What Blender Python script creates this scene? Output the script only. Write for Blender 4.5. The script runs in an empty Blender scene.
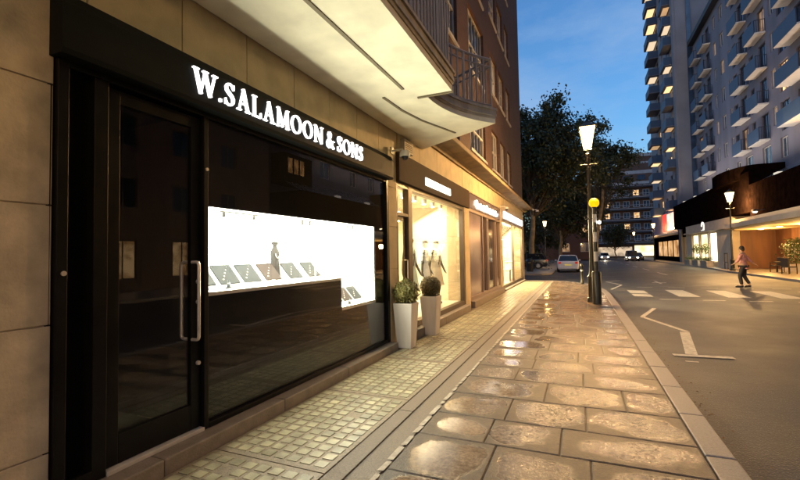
import bpy, bmesh, math, random
from mathutils import Vector, Matrix
R = math.radians
rnd = random.Random(7)
sc = bpy.context.scene
COL = sc.collection

# ------------------------------------------------------------------ camera
cd = bpy.data.cameras.new('camera'); cam = bpy.data.objects.new('camera', cd); COL.objects.link(cam)
cd.sensor_width = 36.0; cd.lens = 36.0*415/800; cd.clip_end = 3000; cd.clip_start = 0.05
YAW, PIT, ROL = R(23.2909), R(2.07), R(1.0)
fw = Vector((-math.sin(YAW)*math.cos(PIT), math.cos(YAW)*math.cos(PIT), math.sin(PIT)))
rt = Vector((math.cos(YAW), math.sin(YAW), 0)); up = rt.cross(fw)
r2 = rt*math.cos(ROL) - up*math.sin(ROL); u2 = up*math.cos(ROL) + rt*math.sin(ROL)
M = Matrix((r2, u2, -fw)).transposed().to_4x4(); M.translation = (0, 0, 1.6)
cam.matrix_world = M
sc.camera = cam
sc.view_settings.view_transform = 'Standard'
sc.view_settings.look = 'None'
sc.view_settings.exposure = 0.22
sc.view_settings.gamma = 1.0
sc.view_settings.use_curve_mapping = False
sc.cycles.max_bounces = 8
sc.cycles.sample_clamp_indirect = 6.0
sc.cycles.use_denoising = True
sc.cycles.caustics_reflective = False
sc.cycles.caustics_refractive = False

# ------------------------------------------------------------------ world: dusk sky with soft cloud
SUN_EL, SUN_ROT = 5.0, 200.0
w = bpy.data.worlds.new('World'); sc.world = w; w.use_nodes = True
nt = w.node_tree; nt.nodes.clear()
out = nt.nodes.new('ShaderNodeOutputWorld'); bg = nt.nodes.new('ShaderNodeBackground')
sky = nt.nodes.new('ShaderNodeTexSky'); sky.sky_type = 'NISHITA'; sky.sun_disc = False
sky.sun_elevation = R(SUN_EL); sky.sun_rotation = R(SUN_ROT); sky.air_density = 1.3; sky.ozone_density = 4.0; sky.dust_density = 0.3
tc = nt.nodes.new('ShaderNodeTexCoord')
mp = nt.nodes.new('ShaderNodeMapping'); mp.inputs['Scale'].default_value = (1.6, 1.6, 4.5)
nz = nt.nodes.new('ShaderNodeTexNoise'); nz.inputs['Scale'].default_value = 1.9; nz.inputs['Detail'].default_value = 6; nz.inputs['Roughness'].default_value = 0.58
cr = nt.nodes.new('ShaderNodeValToRGB'); cr.color_ramp.elements[0].position = 0.36; cr.color_ramp.elements[1].position = 0.68
cr.color_ramp.elements[0].color = (0, 0, 0, 1); cr.color_ramp.elements[1].color = (1, 1, 1, 1)
tint = nt.nodes.new('ShaderNodeMix'); tint.data_type = 'RGBA'; tint.blend_type = 'MULTIPLY'; tint.inputs[0].default_value = 1.0
tint.inputs[7].default_value = (2.3, 2.5, 2.95, 1)
mx = nt.nodes.new('ShaderNodeMix'); mx.data_type = 'RGBA'; mx.inputs[7].default_value = (3.5, 4.8, 6.8, 1)
mul = nt.nodes.new('ShaderNodeMath'); mul.operation = 'MULTIPLY'; mul.inputs[1].default_value = 0.55
L = nt.links
L.new(tc.outputs['Generated'], mp.inputs['Vector']); L.new(mp.outputs[0], nz.inputs['Vector']); L.new(nz.outputs['Fac'], cr.inputs[0])
L.new(cr.outputs[0], mul.inputs[0]); L.new(mul.outputs[0], mx.inputs[0])
L.new(sky.outputs[0], tint.inputs[6]); L.new(tint.outputs[2], mx.inputs[6]); L.new(mx.outputs[2], bg.inputs['Color'])
bg.inputs['Strength'].default_value = 0.1
L.new(bg.outputs[0], out.inputs[0])

# last glow of the sun, already almost gone
sd = bpy.data.lights.new('sun', 'SUN'); sd.energy = 0.03; sd.angle = R(12); sd.color = (1, 0.85, 0.75)
so = bpy.data.objects.new('sun', sd); COL.objects.link(so)
so.rotation_euler = (R(90 - SUN_EL - 8), 0, R(-SUN_ROT + 180))

# ------------------------------------------------------------------ materials
MATS = {}
def new_mat(name):
    m = bpy.data.materials.new(name); m.use_nodes = True
    n = m.node_tree; b = n.nodes['Principled BSDF']
    return m, n, b
def N(n, t, **k):
    x = n.nodes.new('ShaderNode'+t)
    for a, v in k.items(): setattr(x, a, v)
    return x
def mat(name, col, rough=0.6, metal=0.0, var=0.18, scale=3.0, bump=0.15, bscale=40.0, rvar=0.12, spec=0.5, detail=5, coat=0.0, streak=False):
    """procedural paint/stone/metal: two-scale colour noise, roughness noise and bump"""
    if name in MATS: return MATS[name]
    m, n, b = new_mat(name); l = n.links
    geo = N(n, 'NewGeometry'); n1 = N(n, 'TexNoise'); n1.inputs['Scale'].default_value = scale; n1.inputs['Detail'].default_value = detail
    vec = geo.outputs['Position']
    if streak:
        mpn = N(n, 'Mapping'); mpn.inputs['Scale'].default_value = (1, 1, 0.15); l.new(vec, mpn.inputs[0]); vec = mpn.outputs[0]
    l.new(vec, n1.inputs['Vector'])
    rp = N(n, 'ValToRGB'); rp.color_ramp.elements[0].position = 0.3; rp.color_ramp.elements[1].position = 0.7
    c0 = [c*(1-var) for c in col]; c1 = [min(1, c*(1+var)) for c in col]
    rp.color_ramp.elements[0].color = (*c0, 1); rp.color_ramp.elements[1].color = (*c1, 1)
    l.new(n1.outputs['Fac'], rp.inputs[0]); l.new(rp.outputs[0], b.inputs['Base Color'])
    mr = N(n, 'MapRange'); mr.inputs['To Min'].default_value = max(0.02, rough-rvar); mr.inputs['To Max'].default_value = min(1, rough+rvar)
    l.new(n1.outputs['Fac'], mr.inputs['Value']); l.new(mr.outputs[0], b.inputs['Roughness'])
    b.inputs['Metallic'].default_value = metal; b.inputs['Specular IOR Level'].default_value = spec
    b.inputs['Coat Weight'].default_value = coat
    if bump > 0:
        n2 = N(n, 'TexNoise'); n2.inputs['Scale'].default_value = bscale; n2.inputs['Detail'].default_value = 4
        l.new(geo.outputs['Position'], n2.inputs['Vector'])
        bp = N(n, 'Bump'); bp.inputs['Strength'].default_value = bump; bp.inputs['Distance'].default_value = 0.01
        l.new(n2.outputs['Fac'], bp.inputs['Height']); l.new(bp.outputs[0], b.inputs['Normal'])
    MATS[name] = m; return m
def emit(name, col, s):
    if name in MATS: return MATS[name]
    m, n, b = new_mat(name)
    b.inputs['Base Color'].default_value = (*[min(.8, c) for c in col], 1); b.inputs['Roughness'].default_value = 0.5
    b.inputs['Emission Color'].default_value = (*col, 1); b.inputs['Emission Strength'].default_value = s
    MATS[name] = m; return m
def emit_noise(name, col, s, scale=1.2, low=0.35, dark=(0.3, 0.2, 0.1)):
    """a lit room seen through its window: glow broken up by furniture and curtains"""
    if name in MATS: return MATS[name]
    m, n, b = new_mat(name); l = n.links
    geo = N(n, 'NewGeometry'); t = N(n, 'TexNoise'); t.inputs['Scale'].default_value = scale; t.inputs['Detail'].default_value = 5
    l.new(geo.outputs['Position'], t.inputs['Vector'])
    rp = N(n, 'ValToRGB'); rp.color_ramp.elements[0].position = 0.35; rp.color_ramp.elements[1].position = 0.6
    rp.color_ramp.elements[0].color = (*[c*d for c, d in zip(col, dark)], 1); rp.color_ramp.elements[1].color = (*col, 1)
    l.new(t.outputs['Fac'], rp.inputs[0]); l.new(rp.outputs[0], b.inputs['Emission Color'])
    b.inputs['Emission Strength'].default_value = s; b.inputs['Base Color'].default_value = (.1, .08, .06, 1); b.inputs['Roughness'].default_value = 0.1
    MATS[name] = m; return m
def thin_glass(name, tint=(1, 1, 1), rough=0.0):
    if name in MATS: return MATS[name]
    m, n, b = new_mat(name); l = n.links; n.nodes.remove(b); o = n.nodes['Material Output']
    tr = N(n, 'BsdfTransparent'); tr.inputs[0].default_value = (*tint, 1)
    gl = N(n, 'BsdfGlossy'); gl.inputs['Roughness'].default_value = rough
    g = N(n, 'NewGeometry'); mr = N(n, 'MapRange'); mr.inputs['To Min'].default_value = 1.5; mr.inputs['To Max'].default_value = 1/1.5
    l.new(g.outputs['Backfacing'], mr.inputs['Value'])
    f = N(n, 'Fresnel'); l.new(mr.outputs[0], f.inputs['IOR'])
    x = N(n, 'MixShader'); l.new(f.outputs[0], x.inputs[0]); l.new(tr.outputs[0], x.inputs[1]); l.new(gl.outputs[0], x.inputs[2])
    l.new(x.outputs[0], o.inputs[0]); MATS[name] = m; return m
def brick_mat(name, c1, c2, mortar, axis='x', bw=0.22, bh=0.075):
    m, n, b = new_mat(name); l = n.links
    geo = N(n, 'NewGeometry'); s = N(n, 'SeparateXYZ'); c = N(n, 'CombineXYZ'); l.new(geo.outputs['Position'], s.inputs[0])
    l.new(s.outputs['Y' if axis == 'x' else 'X'], c.inputs[0]); l.new(s.outputs['Z'], c.inputs[1])
    br = N(n, 'TexBrick'); br.inputs['Scale'].default_value = 1.0; br.inputs['Brick Width'].default_value = bw; br.inputs['Row Height'].default_value = bh
    br.inputs['Mortar Size'].default_value = 0.008; br.inputs['Color1'].default_value = (*c1, 1); br.inputs['Color2'].default_value = (*c2, 1); br.inputs['Mortar'].default_value = (*mortar, 1)
    l.new(c.outputs[0], br.inputs['Vector'])
    t = N(n, 'TexNoise'); t.inputs['Scale'].default_value = 0.7; t.inputs['Detail'].default_value = 6; l.new(geo.outputs['Position'], t.inputs['Vector'])
    x = N(n, 'Mix', data_type='RGBA', blend_type='MULTIPLY'); x.inputs[0].default_value = 0.6
    l.new(br.outputs['Color'], x.inputs[6]); rp = N(n, 'ValToRGB'); rp.color_ramp.elements[0].color = (.55, .55, .55, 1); rp.color_ramp.elements[0].position = .3; rp.color_ramp.elements[1].color = (1.2, 1.2, 1.2, 1)
    l.new(t.outputs['Fac'], rp.inputs[0]); l.new(rp.outputs[0], x.inputs[7]); l.new(x.outputs[2], b.inputs['Base Color'])
    bp = N(n, 'Bump'); bp.inputs['Strength'].default_value = 0.4; bp.inputs['Distance'].default_value = 0.01; bp.invert = True
    l.new(br.outputs['Fac'], bp.inputs['Height']); l.new(bp.outputs[0], b.inputs['Normal']); b.inputs['Roughness'].default_value = 0.85
    MATS[name] = m; return m

# ------------------------------------------------------------------ mesh builder
class MB:
    def __init__(s): s.v = []; s.f = []; s.attr = None
    def add(s, vs, fs):
        o = len(s.v); s.v += [tuple(p) for p in vs]; s.f += [tuple(i+o for i in f) for f in fs]; return s
    def box(s, x0, x1, y0, y1, z0, z1):
        if x0 > x1: x0, x1 = x1, x0
        if y0 > y1: y0, y1 = y1, y0
        if z0 > z1: z0, z1 = z1, z0
        return s.add([(x0,y0,z0),(x1,y0,z0),(x1,y1,z0),(x0,y1,z0),(x0,y0,z1),(x1,y0,z1),(x1,y1,z1),(x0,y1,z1)],
                     [(0,3,2,1),(4,5,6,7),(0,1,5,4),(1,2,6,5),(2,3,7,6),(3,0,4,7)])
    def frustum(s, cx, cy, z0, z1, a0, a1, b0=None, b1=None):
        b0 = a0 if b0 is None else b0; b1 = a1 if b1 is None else b1
        return s.add([(cx-a0,cy-b0,z0),(cx+a0,cy-b0,z0),(cx+a0,cy+b0,z0),(cx-a0,cy+b0,z0),(cx-a1,cy-b1,z1),(cx+a1,cy-b1,z1),(cx+a1,cy+b1,z1),(cx-a1,cy+b1,z1)],
                     [(0,3,2,1),(4,5,6,7),(0,1,5,4),(1,2,6,5),(2,3,7,6),(3,0,4,7)])
    def prism(s, poly, z0, z1, axis='z'):
        """poly ccw in the plane; extruded along axis"""
        n = len(poly)
        def P(a, b, c):
            return (a, b, c) if axis == 'z' else ((c, a, b) if axis == 'x' else (b, c, a))
        vs = [P(a, b, z0) for a, b in poly] + [P(a, b, z1) for a, b in poly]
        fs = [tuple(range(n-1, -1, -1)), tuple(range(n, 2*n))] + [(i, (i+1) % n, n+(i+1) % n, n+i) for i in range(n)]
        return s.add(vs, fs)
    def tube(s, pts, rad, n=10, cap=True):
        pts = [Vector(p) for p in pts]
        if not hasattr(rad, '__len__'): rad = [rad]*len(pts)
        vs, fs = [], []
        prev = None
        for i, p in enumerate(pts):
            d = (pts[min(i+1, len(pts)-1)] - pts[max(i-1, 0)]).normalized()
            if prev is None:
                a = Vector((0, 0, 1)) if abs(d.z) < 0.9 else Vector((1, 0, 0)); u = d.cross(a).normalized()
            else:
                u = (prev - d*prev.dot(d)).normalized()
            prev = u; v = d.cross(u)
            for k in range(n):
                t = 2*math.pi*k/n; q = p + (u*math.cos(t)+v*math.sin(t))*rad[i]; vs.append(tuple(q))
        for i in range(len(pts)-1):
            for k in range(n):
                fs.append((i*n+k, i*n+(k+1) % n, (i+1)*n+(k+1) % n, (i+1)*n+k))
        if cap: fs.append(tuple(range(n-1, -1, -1))); fs.append(tuple(range((len(pts)-1)*n, len(pts)*n)))
        return s.add(vs, fs)
    def lathe(s, prof, c=(0, 0, 0), n=20, sx=1, sy=1):
        vs, fs = [], []
        for r_, z in prof:
            for k in range(n):
                t = 2*math.pi*k/n; vs.append((c[0]+r_*sx*math.cos(t), c[1]+r_*sy*math.sin(t), c[2]+z))
        m = len(prof)
        for i in range(m-1):
            for k in range(n): fs.append((i*n+k, i*n+(k+1) % n, (i+1)*n+(k+1) % n, (i+1)*n+k))
        fs.append(tuple(range(n-1, -1, -1))); fs.append(tuple(range((m-1)*n, m*n)))
        return s.add(vs, fs)
    def ball(s, c, r_, n=14, sx=1, sy=1, sz=1):
        m = n//2
        return s.lathe([(max(1e-4, r_*math.sin(math.pi*i/m)), -r_*sz*math.cos(math.pi*i/m)) for i in range(m+1)], c, n, sx, sy)
    def quad(s, *p): return s.add(p, [tuple(range(len(p)))])
    def build(s, name, m, parent=None, smooth=False, bevel=0, local=False):
        me = bpy.data.meshes.new(name)
        off = Vector((0, 0, 0))
        if parent is not None and not local:
            q = parent
            while q is not None: off = off + q.location; q = q.parent
        me.from_pydata([(x-off.x, y-off.y, z-off.z) for x, y, z in s.v], [], s.f)
        if s.attr:
            for an, (ty, data) in s.attr.items():
                a = me.attributes.new(an, ty, 'POINT'); a.data.foreach_set('vector' if ty == 'FLOAT_VECTOR' else 'value', data)
        me.materials.append(m); me.update()
        o = bpy.data.objects.new(name, me); COL.objects.link(o)
        if parent is not None: o.parent = parent
        if smooth:
            for p in me.polygons: p.use_smooth = True
            if smooth != 'full':
                try: me.set_sharp_from_angle(angle=R(40))
                except Exception: pass
        if bevel:
            b = o.modifiers.new('bevel', 'BEVEL'); b.width = bevel; b.segments = 2; b.limit_method = 'ANGLE'; b.angle_limit = R(40)
        return o
def tag(o, label=None, cat=None, group=None, kind=None):
    if label: o['label'] = label
    if cat: o['category'] = cat
    if group: o['group'] = group
    if kind: o['kind'] = kind
    return o
def thing(name, label, cat, loc=(0, 0, 0), group=None):
    o = bpy.data.objects.new(name, None); COL.objects.link(o); o.location = loc; o.empty_display_size = 0.3
    return tag(o, label, cat, group)
def copy_tree(o, parent=None):
    c = o.copy(); COL.objects.link(c)
    if parent is not None: c.parent = parent
    for ch in list(o.children): copy_tree(ch, c)
    return c
def dup(o, loc, rz=None, label=None, group=None):
    c = copy_tree(o); c.location = loc
    if rz is not None: c.rotation_euler[2] = rz
    if label: c['label'] = label
    if group: c['group'] = group
    return c
def structure(o): o['kind'] = 'structure'; return o
def light(name, ty, loc, energy, col, parent=None, size=0.1, rot=None, sy=None, spot=None):
    d = bpy.data.lights.new(name, ty); d.energy = energy; d.color = col
    if ty == 'AREA':
        d.size = size
        if sy: d.shape = 'RECTANGLE'; d.size_y = sy
    else: d.shadow_soft_size = size
    if spot: d.spot_size = R(spot); d.spot_blend = 0.6
    o = bpy.data.objects.new(name, d); COL.objects.link(o)
    if parent is not None:
        o.parent = parent; q = parent; off = Vector((0, 0, 0))
        while q is not None: off = off + q.location; q = q.parent
        o.location = Vector(loc) - off
    else: o.location = loc
    if rot: o.rotation_euler = rot
    return o
def grid_wall(mb, u0, u1, w0, w1, holes, put, depth):
    """a wall sheet with openings and reveals. put(u, w, d) -> point, d = depth behind the face"""
    us = sorted(set([u0, u1] + [min(max(h[i], u0), u1) for h in holes for i in (0, 1)]))
    ws = sorted(set([w0, w1] + [min(max(h[i], w0), w1) for h in holes for i in (2, 3)]))
    for i in range(len(us)-1):
        j = 0
        while j < len(ws)-1:
            cu = (us[i]+us[i+1])/2
            def solid(j):
                cw = (ws[j]+ws[j+1])/2
                return not any(h[0] < cu < h[1] and h[2] < cw < h[3] for h in holes)
            if solid(j):
                k = j
                while k+1 < len(ws)-1 and solid(k+1): k += 1
                mb.quad(put(us[i], ws[j], 0), put(us[i+1], ws[j], 0), put(us[i+1], ws[k+1], 0), put(us[i], ws[k+1], 0))
                j = k+1
            else: j += 1
    for a, b, c, d in holes:
        mb.quad(put(a, c, 0), put(a, c, depth), put(a, d, depth), put(a, d, 0))
        mb.quad(put(b, c, 0), put(b, d, 0), put(b, d, depth), put(b, c, depth))
        mb.quad(put(a, c, 0), put(b, c, 0), put(b, c, depth), put(a, c, depth))
        mb.quad(put(a, d, 0), put(a, d, depth), put(b, d, depth), put(b, d, 0))

# ================================================================== GROUND
F = -3.04            # plane of the shop row
KX = 1.06            # kerb edge of the near pavement
RZ = -0.12           # road level
ROAD = None
def asphalt():
    m, n, b = new_mat('asphalt'); l = n.links
    geo = N(n, 'NewGeometry'); p = geo.outputs['Position']
    a = N(n, 'TexVoronoi'); a.inputs['Scale'].default_value = 55; l.new(p, a.inputs['Vector'])
    a2 = N(n, 'TexNoise'); a2.inputs['Scale'].default_value = 0.55; a2.inputs['Detail'].default_value = 7; a2.inputs['Roughness'].default_value = 0.65; l.new(p, a2.inputs['Vector'])
    a3 = N(n, 'TexNoise'); a3.inputs['Scale'].default_value = 22; a3.inputs['Detail'].default_value = 5; l.new(p, a3.inputs['Vector'])
    r1 = N(n, 'ValToRGB'); r1.color_ramp.elements[0].color = (.022, .023, .027, 1); r1.color_ramp.elements[1].color = (.060, .060, .066, 1); r1.color_ramp.elements[0].position = .3; r1.color_ramp.elements[1].position = .7
    l.new(a2.outputs['Fac'], r1.inputs[0])
    sp = N(n, 'ValToRGB'); sp.color_ramp.elements[0].position = .0; sp.color_ramp.elements[0].color = (5.0, 4.7, 4.4, 1); sp.color_ramp.elements[1].position = .26; sp.color_ramp.elements[1].color = (.75, .75, .75, 1)
    l.new(a.outputs['Distance'], sp.inputs[0])
    x = N(n, 'Mix', data_type='RGBA', blend_type='MULTIPLY'); x.inputs[0].default_value = 1; l.new(r1.outputs[0], x.inputs[6]); l.new(sp.outputs[0], x.inputs[7]); l.new(x.outputs[2], b.inputs['Base Color'])
    mr = N(n, 'MapRange'); mr.inputs['From Min'].default_value = .3; mr.inputs['From Max'].default_value = .7; mr.inputs['To Min'].default_value = .46; mr.inputs['To Max'].default_value = .72
    l.new(a2.outputs['Fac'], mr.inputs['Value']); l.new(mr.outputs[0], b.inputs['Roughness'])
    bp = N(n, 'Bump'); bp.inputs['Strength'].default_value = .5; bp.inputs['Distance'].default_value = .006
    s = N(n, 'Math', operation='ADD'); l.new(a.outputs['Distance'], s.inputs[0]); l.new(a3.outputs['Fac'], s.inputs[1]); l.new(s.outputs[0], bp.inputs['Height']); l.new(bp.outputs[0], b.inputs['Normal'])
    return m
M_ASPH = asphalt()
def slab_mat():
    """worn york-stone slabs: a smooth damp hollow inside each slab, rough stone at its rim"""
    m, n, b = new_mat('paving_slab'); l = n.links
    geo = N(n, 'NewGeometry'); p = geo.outputs['Position']
    at = N(n, 'Attribute'); at.attribute_name = 'sl'; sx = N(n, 'SeparateXYZ'); l.new(at.outputs['Vector'], sx.inputs[0])
    def pw(s):
        a = N(n, 'Math', operation='ABSOLUTE'); l.new(s, a.inputs[0]); q = N(n, 'Math', operation='POWER'); q.inputs[1].default_value = 3.0; l.new(a.outputs[0], q.inputs[0]); return q.outputs[0]
    ad = N(n, 'Math', operation='ADD'); l.new(pw(sx.outputs['X']), ad.inputs[0]); l.new(pw(sx.outputs['Y']), ad.inputs[1])
    n1 = N(n, 'TexNoise'); n1.inputs['Scale'].default_value = 1.9; n1.inputs['Detail'].default_value = 4; l.new(p, n1.inputs['Vector'])
    k = N(n, 'Math', operation='MULTIPLY_ADD'); k.inputs[1].default_value = 3.0; k.inputs[2].default_value = -1.5; l.new(n1.outputs['Fac'], k.inputs[0])
    a2 = N(n, 'Math', operation='ADD'); l.new(ad.outputs[0], a2.inputs[0]); l.new(k.outputs[0], a2.inputs[1])
    k2 = N(n, 'Math', operation='MULTIPLY_ADD'); k2.inputs[1].default_value = .55; k2.inputs[2].default_value = -.25; l.new(sx.outputs['Z'], k2.inputs[0])
    a3 = N(n, 'Math', operation='ADD'); l.new(a2.outputs[0], a3.inputs[0]); l.new(k2.outputs[0], a3.inputs[1])
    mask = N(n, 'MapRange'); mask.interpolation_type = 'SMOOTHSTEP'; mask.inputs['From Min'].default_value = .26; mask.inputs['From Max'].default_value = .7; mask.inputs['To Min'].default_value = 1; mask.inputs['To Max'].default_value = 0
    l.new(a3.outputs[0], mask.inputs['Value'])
    fine = N(n, 'TexNoise'); fine.inputs['Scale'].default_value = 28; fine.inputs['Detail'].default_value = 8; fine.inputs['Roughness'].default_value = .7; l.new(p, fine.inputs['Vector'])
    grain = N(n, 'TexNoise'); grain.inputs['Scale'].default_value = 75; grain.inputs['Detail'].default_value = 3; l.new(p, grain.inputs['Vector'])
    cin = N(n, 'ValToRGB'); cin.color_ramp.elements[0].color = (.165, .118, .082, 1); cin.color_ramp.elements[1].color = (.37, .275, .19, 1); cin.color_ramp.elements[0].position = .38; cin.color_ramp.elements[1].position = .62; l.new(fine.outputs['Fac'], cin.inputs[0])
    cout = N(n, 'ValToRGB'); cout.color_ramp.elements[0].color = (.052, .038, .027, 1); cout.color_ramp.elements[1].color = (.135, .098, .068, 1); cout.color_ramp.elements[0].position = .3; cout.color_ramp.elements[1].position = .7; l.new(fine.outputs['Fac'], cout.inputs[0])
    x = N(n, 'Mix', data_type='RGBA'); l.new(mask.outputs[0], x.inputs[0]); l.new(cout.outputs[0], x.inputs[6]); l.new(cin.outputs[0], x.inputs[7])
    tnt = N(n, 'MapRange'); tnt.inputs['To Min'].default_value = .78; tnt.inputs['To Max'].default_value = 1.15; l.new(sx.outputs['Z'], tnt.inputs['Value'])
    x2 = N(n, 'Mix', data_type='RGBA', blend_type='MULTIPLY'); x2.inputs[0].default_value = 1; l.new(x.outputs[2], x2.inputs[6]); l.new(tnt.outputs[0], x2.inputs[7])
    vo = N(n, 'TexVoronoi'); vo.inputs['Scale'].default_value = 3.3; l.new(p, vo.inputs['Vector']); vr = N(n, 'MapRange'); vr.inputs['From Min'].default_value = .045; vr.inputs['From Max'].default_value = .075; vr.inputs['To Min'].default_value = .45; vr.inputs['To Max'].default_value = 1; l.new(vo.outputs['Distance'], vr.inputs['Value'])
    st = N(n, 'TexNoise'); st.inputs['Scale'].default_value = 3.5; st.inputs['Detail'].default_value = 8; st.inputs['Roughness'].default_value = .75; l.new(p, st.inputs['Vector']); sr = N(n, 'MapRange'); sr.inputs['From Min'].default_value = .35; sr.inputs['From Max'].default_value = .62; sr.inputs['To Min'].default_value = .55; sr.inputs['To Max'].default_value = 1.1; l.new(st.outputs['Fac'], sr.inputs['Value'])
    vm = N(n, 'Math', operation='MULTIPLY'); l.new(vr.outputs[0], vm.inputs[0]); l.new(sr.outputs[0], vm.inputs[1])
    x3 = N(n, 'Mix', data_type='RGBA', blend_type='MULTIPLY'); x3.inputs[0].default_value = 1; l.new(x2.outputs[2], x3.inputs[6]); l.new(vm.outputs[0], x3.inputs[7]); l.new(x3.outputs[2], b.inputs['Base Color'])
    rr = N(n, 'MapRange'); rr.inputs['To Min'].default_value = .46; rr.inputs['To Max'].default_value = .18; l.new(mask.outputs[0], rr.inputs['Value'])
    ra = N(n, 'Math', operation='MULTIPLY_ADD'); ra.inputs[1].default_value = .25; l.new(fine.outputs['Fac'], ra.inputs[0]); sb = N(n, 'Math', operation='SUBTRACT'); l.new(rr.outputs[0], sb.inputs[0]); sb.inputs[1].default_value = .12; l.new(sb.outputs[0], ra.inputs[2]); l.new(ra.outputs[0], b.inputs['Roughness'])
    sp = N(n, 'SeparateXYZ'); l.new(p, sp.inputs[0]); xr = N(n, 'MapRange'); xr.interpolation_type = 'SMOOTHSTEP'; xr.inputs['From Min'].default_value = -.35; xr.inputs['From Max'].default_value = -.75; l.new(sp.outputs['X'], xr.inputs['Value'])
    xr.clamp = True; n5 = N(n, 'TexNoise'); n5.inputs['Scale'].default_value = .8; l.new(p, n5.inputs['Vector']); pr = N(n, 'MapRange'); pr.inputs['From Min'].default_value = .34; pr.inputs['From Max'].default_value = .46; l.new(n5.outputs['Fac'], pr.inputs['Value'])
    pa = N(n, 'Math', operation='MULTIPLY'); l.new(xr.outputs[0], pa.inputs[0]); l.new(pr.outputs[0], pa.inputs[1]); pm_ = N(n, 'Math', operation='MULTIPLY'); l.new(pa.outputs[0], pm_.inputs[0]); l.new(mask.outputs[0], pm_.inputs[1])
    rx = N(n, 'Mix'); rx.inputs[3].default_value = .07; l.new(pm_.outputs[0], rx.inputs[0]); l.new(ra.outputs[0], rx.inputs[2]); l.new(rx.outputs[0], b.inputs['Roughness'])
    bs = N(n, 'MapRange'); bs.inputs['To Min'].default_value = .75; bs.inputs['To Max'].default_value = .06; l.new(pm_.outputs[0], bs.inputs['Value'])
    hh = N(n, 'Math', operation='MULTIPLY_ADD'); hh.inputs[1].default_value = .8; l.new(grain.outputs['Fac'], hh.inputs[0]); l.new(fine.outputs['Fac'], hh.inputs[2])
    h2 = N(n, 'Math', operation='MULTIPLY_ADD'); h2.inputs[1].default_value = -.4; l.new(mask.outputs[0], h2.inputs[0]); l.new(hh.outputs[0], h2.inputs[2])
    bp = N(n, 'Bump'); l.new(bs.outputs[0], bp.inputs['Strength']); bp.inputs['Distance'].default_value = .008; l.new(h2.outputs[0], bp.inputs['Height']); l.new(bp.outputs[0], b.inputs['Normal'])
    return m
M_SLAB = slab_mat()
M_AGG = mat('aggregate_concrete', (.14, .108, .078), .5, var=.35, scale=60, bump=.6, bscale=120, rvar=.2)
M_CONC = mat('joint_mortar', (.09, .075, .06), .6, var=.4, scale=14, bump=.4)
M_KERB = mat('granite_kerb', (.165, .148, .145), .42, var=.3, scale=45, bump=.4, bscale=110, rvar=.2)
M_PAV2 = mat('far_paving', (.26, .22, .18), .45, var=.25, scale=1.2, bump=.4, bscale=25, rvar=.15)
M_PAINT = mat('road_paint', (.33, .32, .30), .55, var=.4, scale=16, bump=.35, bscale=60, rvar=.15)
M_EARTH = mat('ground_far', (.06, .055, .045), .85, var=.3, scale=.3, bump=.2)

g = MB(); g.quad((-900, -900, RZ-.03), (900, -900, RZ-.03), (900, 900, RZ-.03), (-900, 900, RZ-.03)); structure(g.build('ground', M_EARTH))
g = MB(); g.quad((-60, -30, RZ), (10.4, -30, RZ), (60, 200, RZ), (-60, 200, RZ)); g = MB(); g.quad((-70, -30, RZ), (70, -30, RZ), (70, 230, RZ), (-70, 230, RZ)); structure(g.build('road', M_ASPH))

# near pavement outline with its rounded corner into the side street
def corner(dx=0.0):
    pts = [(KX-dx, -8)]
    for i in range(0, 15):
        t = math.pi/2*i/14; c, s_ = math.cos(t), math.sin(t)
        pts.append((-2.2+(KX+2.2-dx)*c**0.8, 16.5+(8.9-dx)*s_**0.8))
    pts.append((-14, 25.4-dx)); return pts
poly = corner(0.21)
g = MB(); g.prism([(F-.3, -8)] + poly[:-1] + [(-14, 25.4-.21), (-14, 24.9), (F-.3, 24.9)][0:3], -.3, -.014, 'z'); structure(g.build('pavement', M_CONC))
def inside(x, y, m=0.0):
    if x > KX-.24-m: return False
    if y < 16.5: return True
    if y > 25.1: return False
    a = (x+2.2)/(KX+2.2-.24-m); b_ = (y-16.5)/(8.9-.24-m)
    if a <= 0: return True
    return a**2.5+b_**2.5 < 1
# slabs, each a stone with its own tilt
g = MB(); sl = []
y = -7.5
while y < 25.0:
    d = rnd.uniform(.54, .70); x = -1.38 if y < 24 else -1.38
    xs = [x]; off = rnd.uniform(.45, 1.0)
    x += off; xs.append(x)
    while x < .86:
        x += rnd.uniform(.60, .95); xs.append(x)
    xs = [q for q in xs if q < .62] + [.845]
    for a, b_ in zip(xs[:-1], xs[1:]):
        cx_, cy_ = (a+b_)/2, y+d/2
        if y > 16 and not (inside(b_-.03, y+d) and inside(a, y+d)):
            # fill the curve with smaller stones
            nn = 4
            cells = [(a+(b_-a)*i/nn, a+(b_-a)*(i+1)/nn, y+d*j/3, y+d*(j+1)/3) for i in range(nn) for j in range(3)]
            cells = [c for c in cells if inside(c[1], c[3])]
        else: cells = [(a, b_, y, y+d)]
        for (p, q, r, t) in cells:
            e = .005; z = [rnd.uniform(-.0025, .001) for _ in range(4)]; rv = rnd.random()
            o = len(g.v)
            g.add([(p+e, r+e, -.03), (q-e, r+e, -.03), (q-e, t-e, -.03), (p+e, t-e, -.03),
                   (p+e, r+e, z[0]-.006), (q-e, r+e, z[1]-.006), (q-e, t-e, z[2]-.006), (p+e, t-e, z[3]-.006),
                   (p+e+.008, r+e+.008, z[0]), (q-e-.008, r+e+.008, z[1]), (q-e-.008, t-e-.008, z[2]), (p+e+.008, t-e-.008, z[3])],
                  [(8, 9, 10, 11), (0, 1, 5, 4), (1, 2, 6, 5), (2, 3, 7, 6), (3, 0, 4, 7), (4, 5, 9, 8), (5, 6, 10, 9), (6, 7, 11, 10), (7, 4, 8, 11)])
            for _ in range(3):
                for (u, v_) in ((-1, -1), (1, -1), (1, 1), (-1, 1)): sl += [u, v_, rv]
    y += d
g.attr = {'sl': ('FLOAT_VECTOR', sl)}
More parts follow.
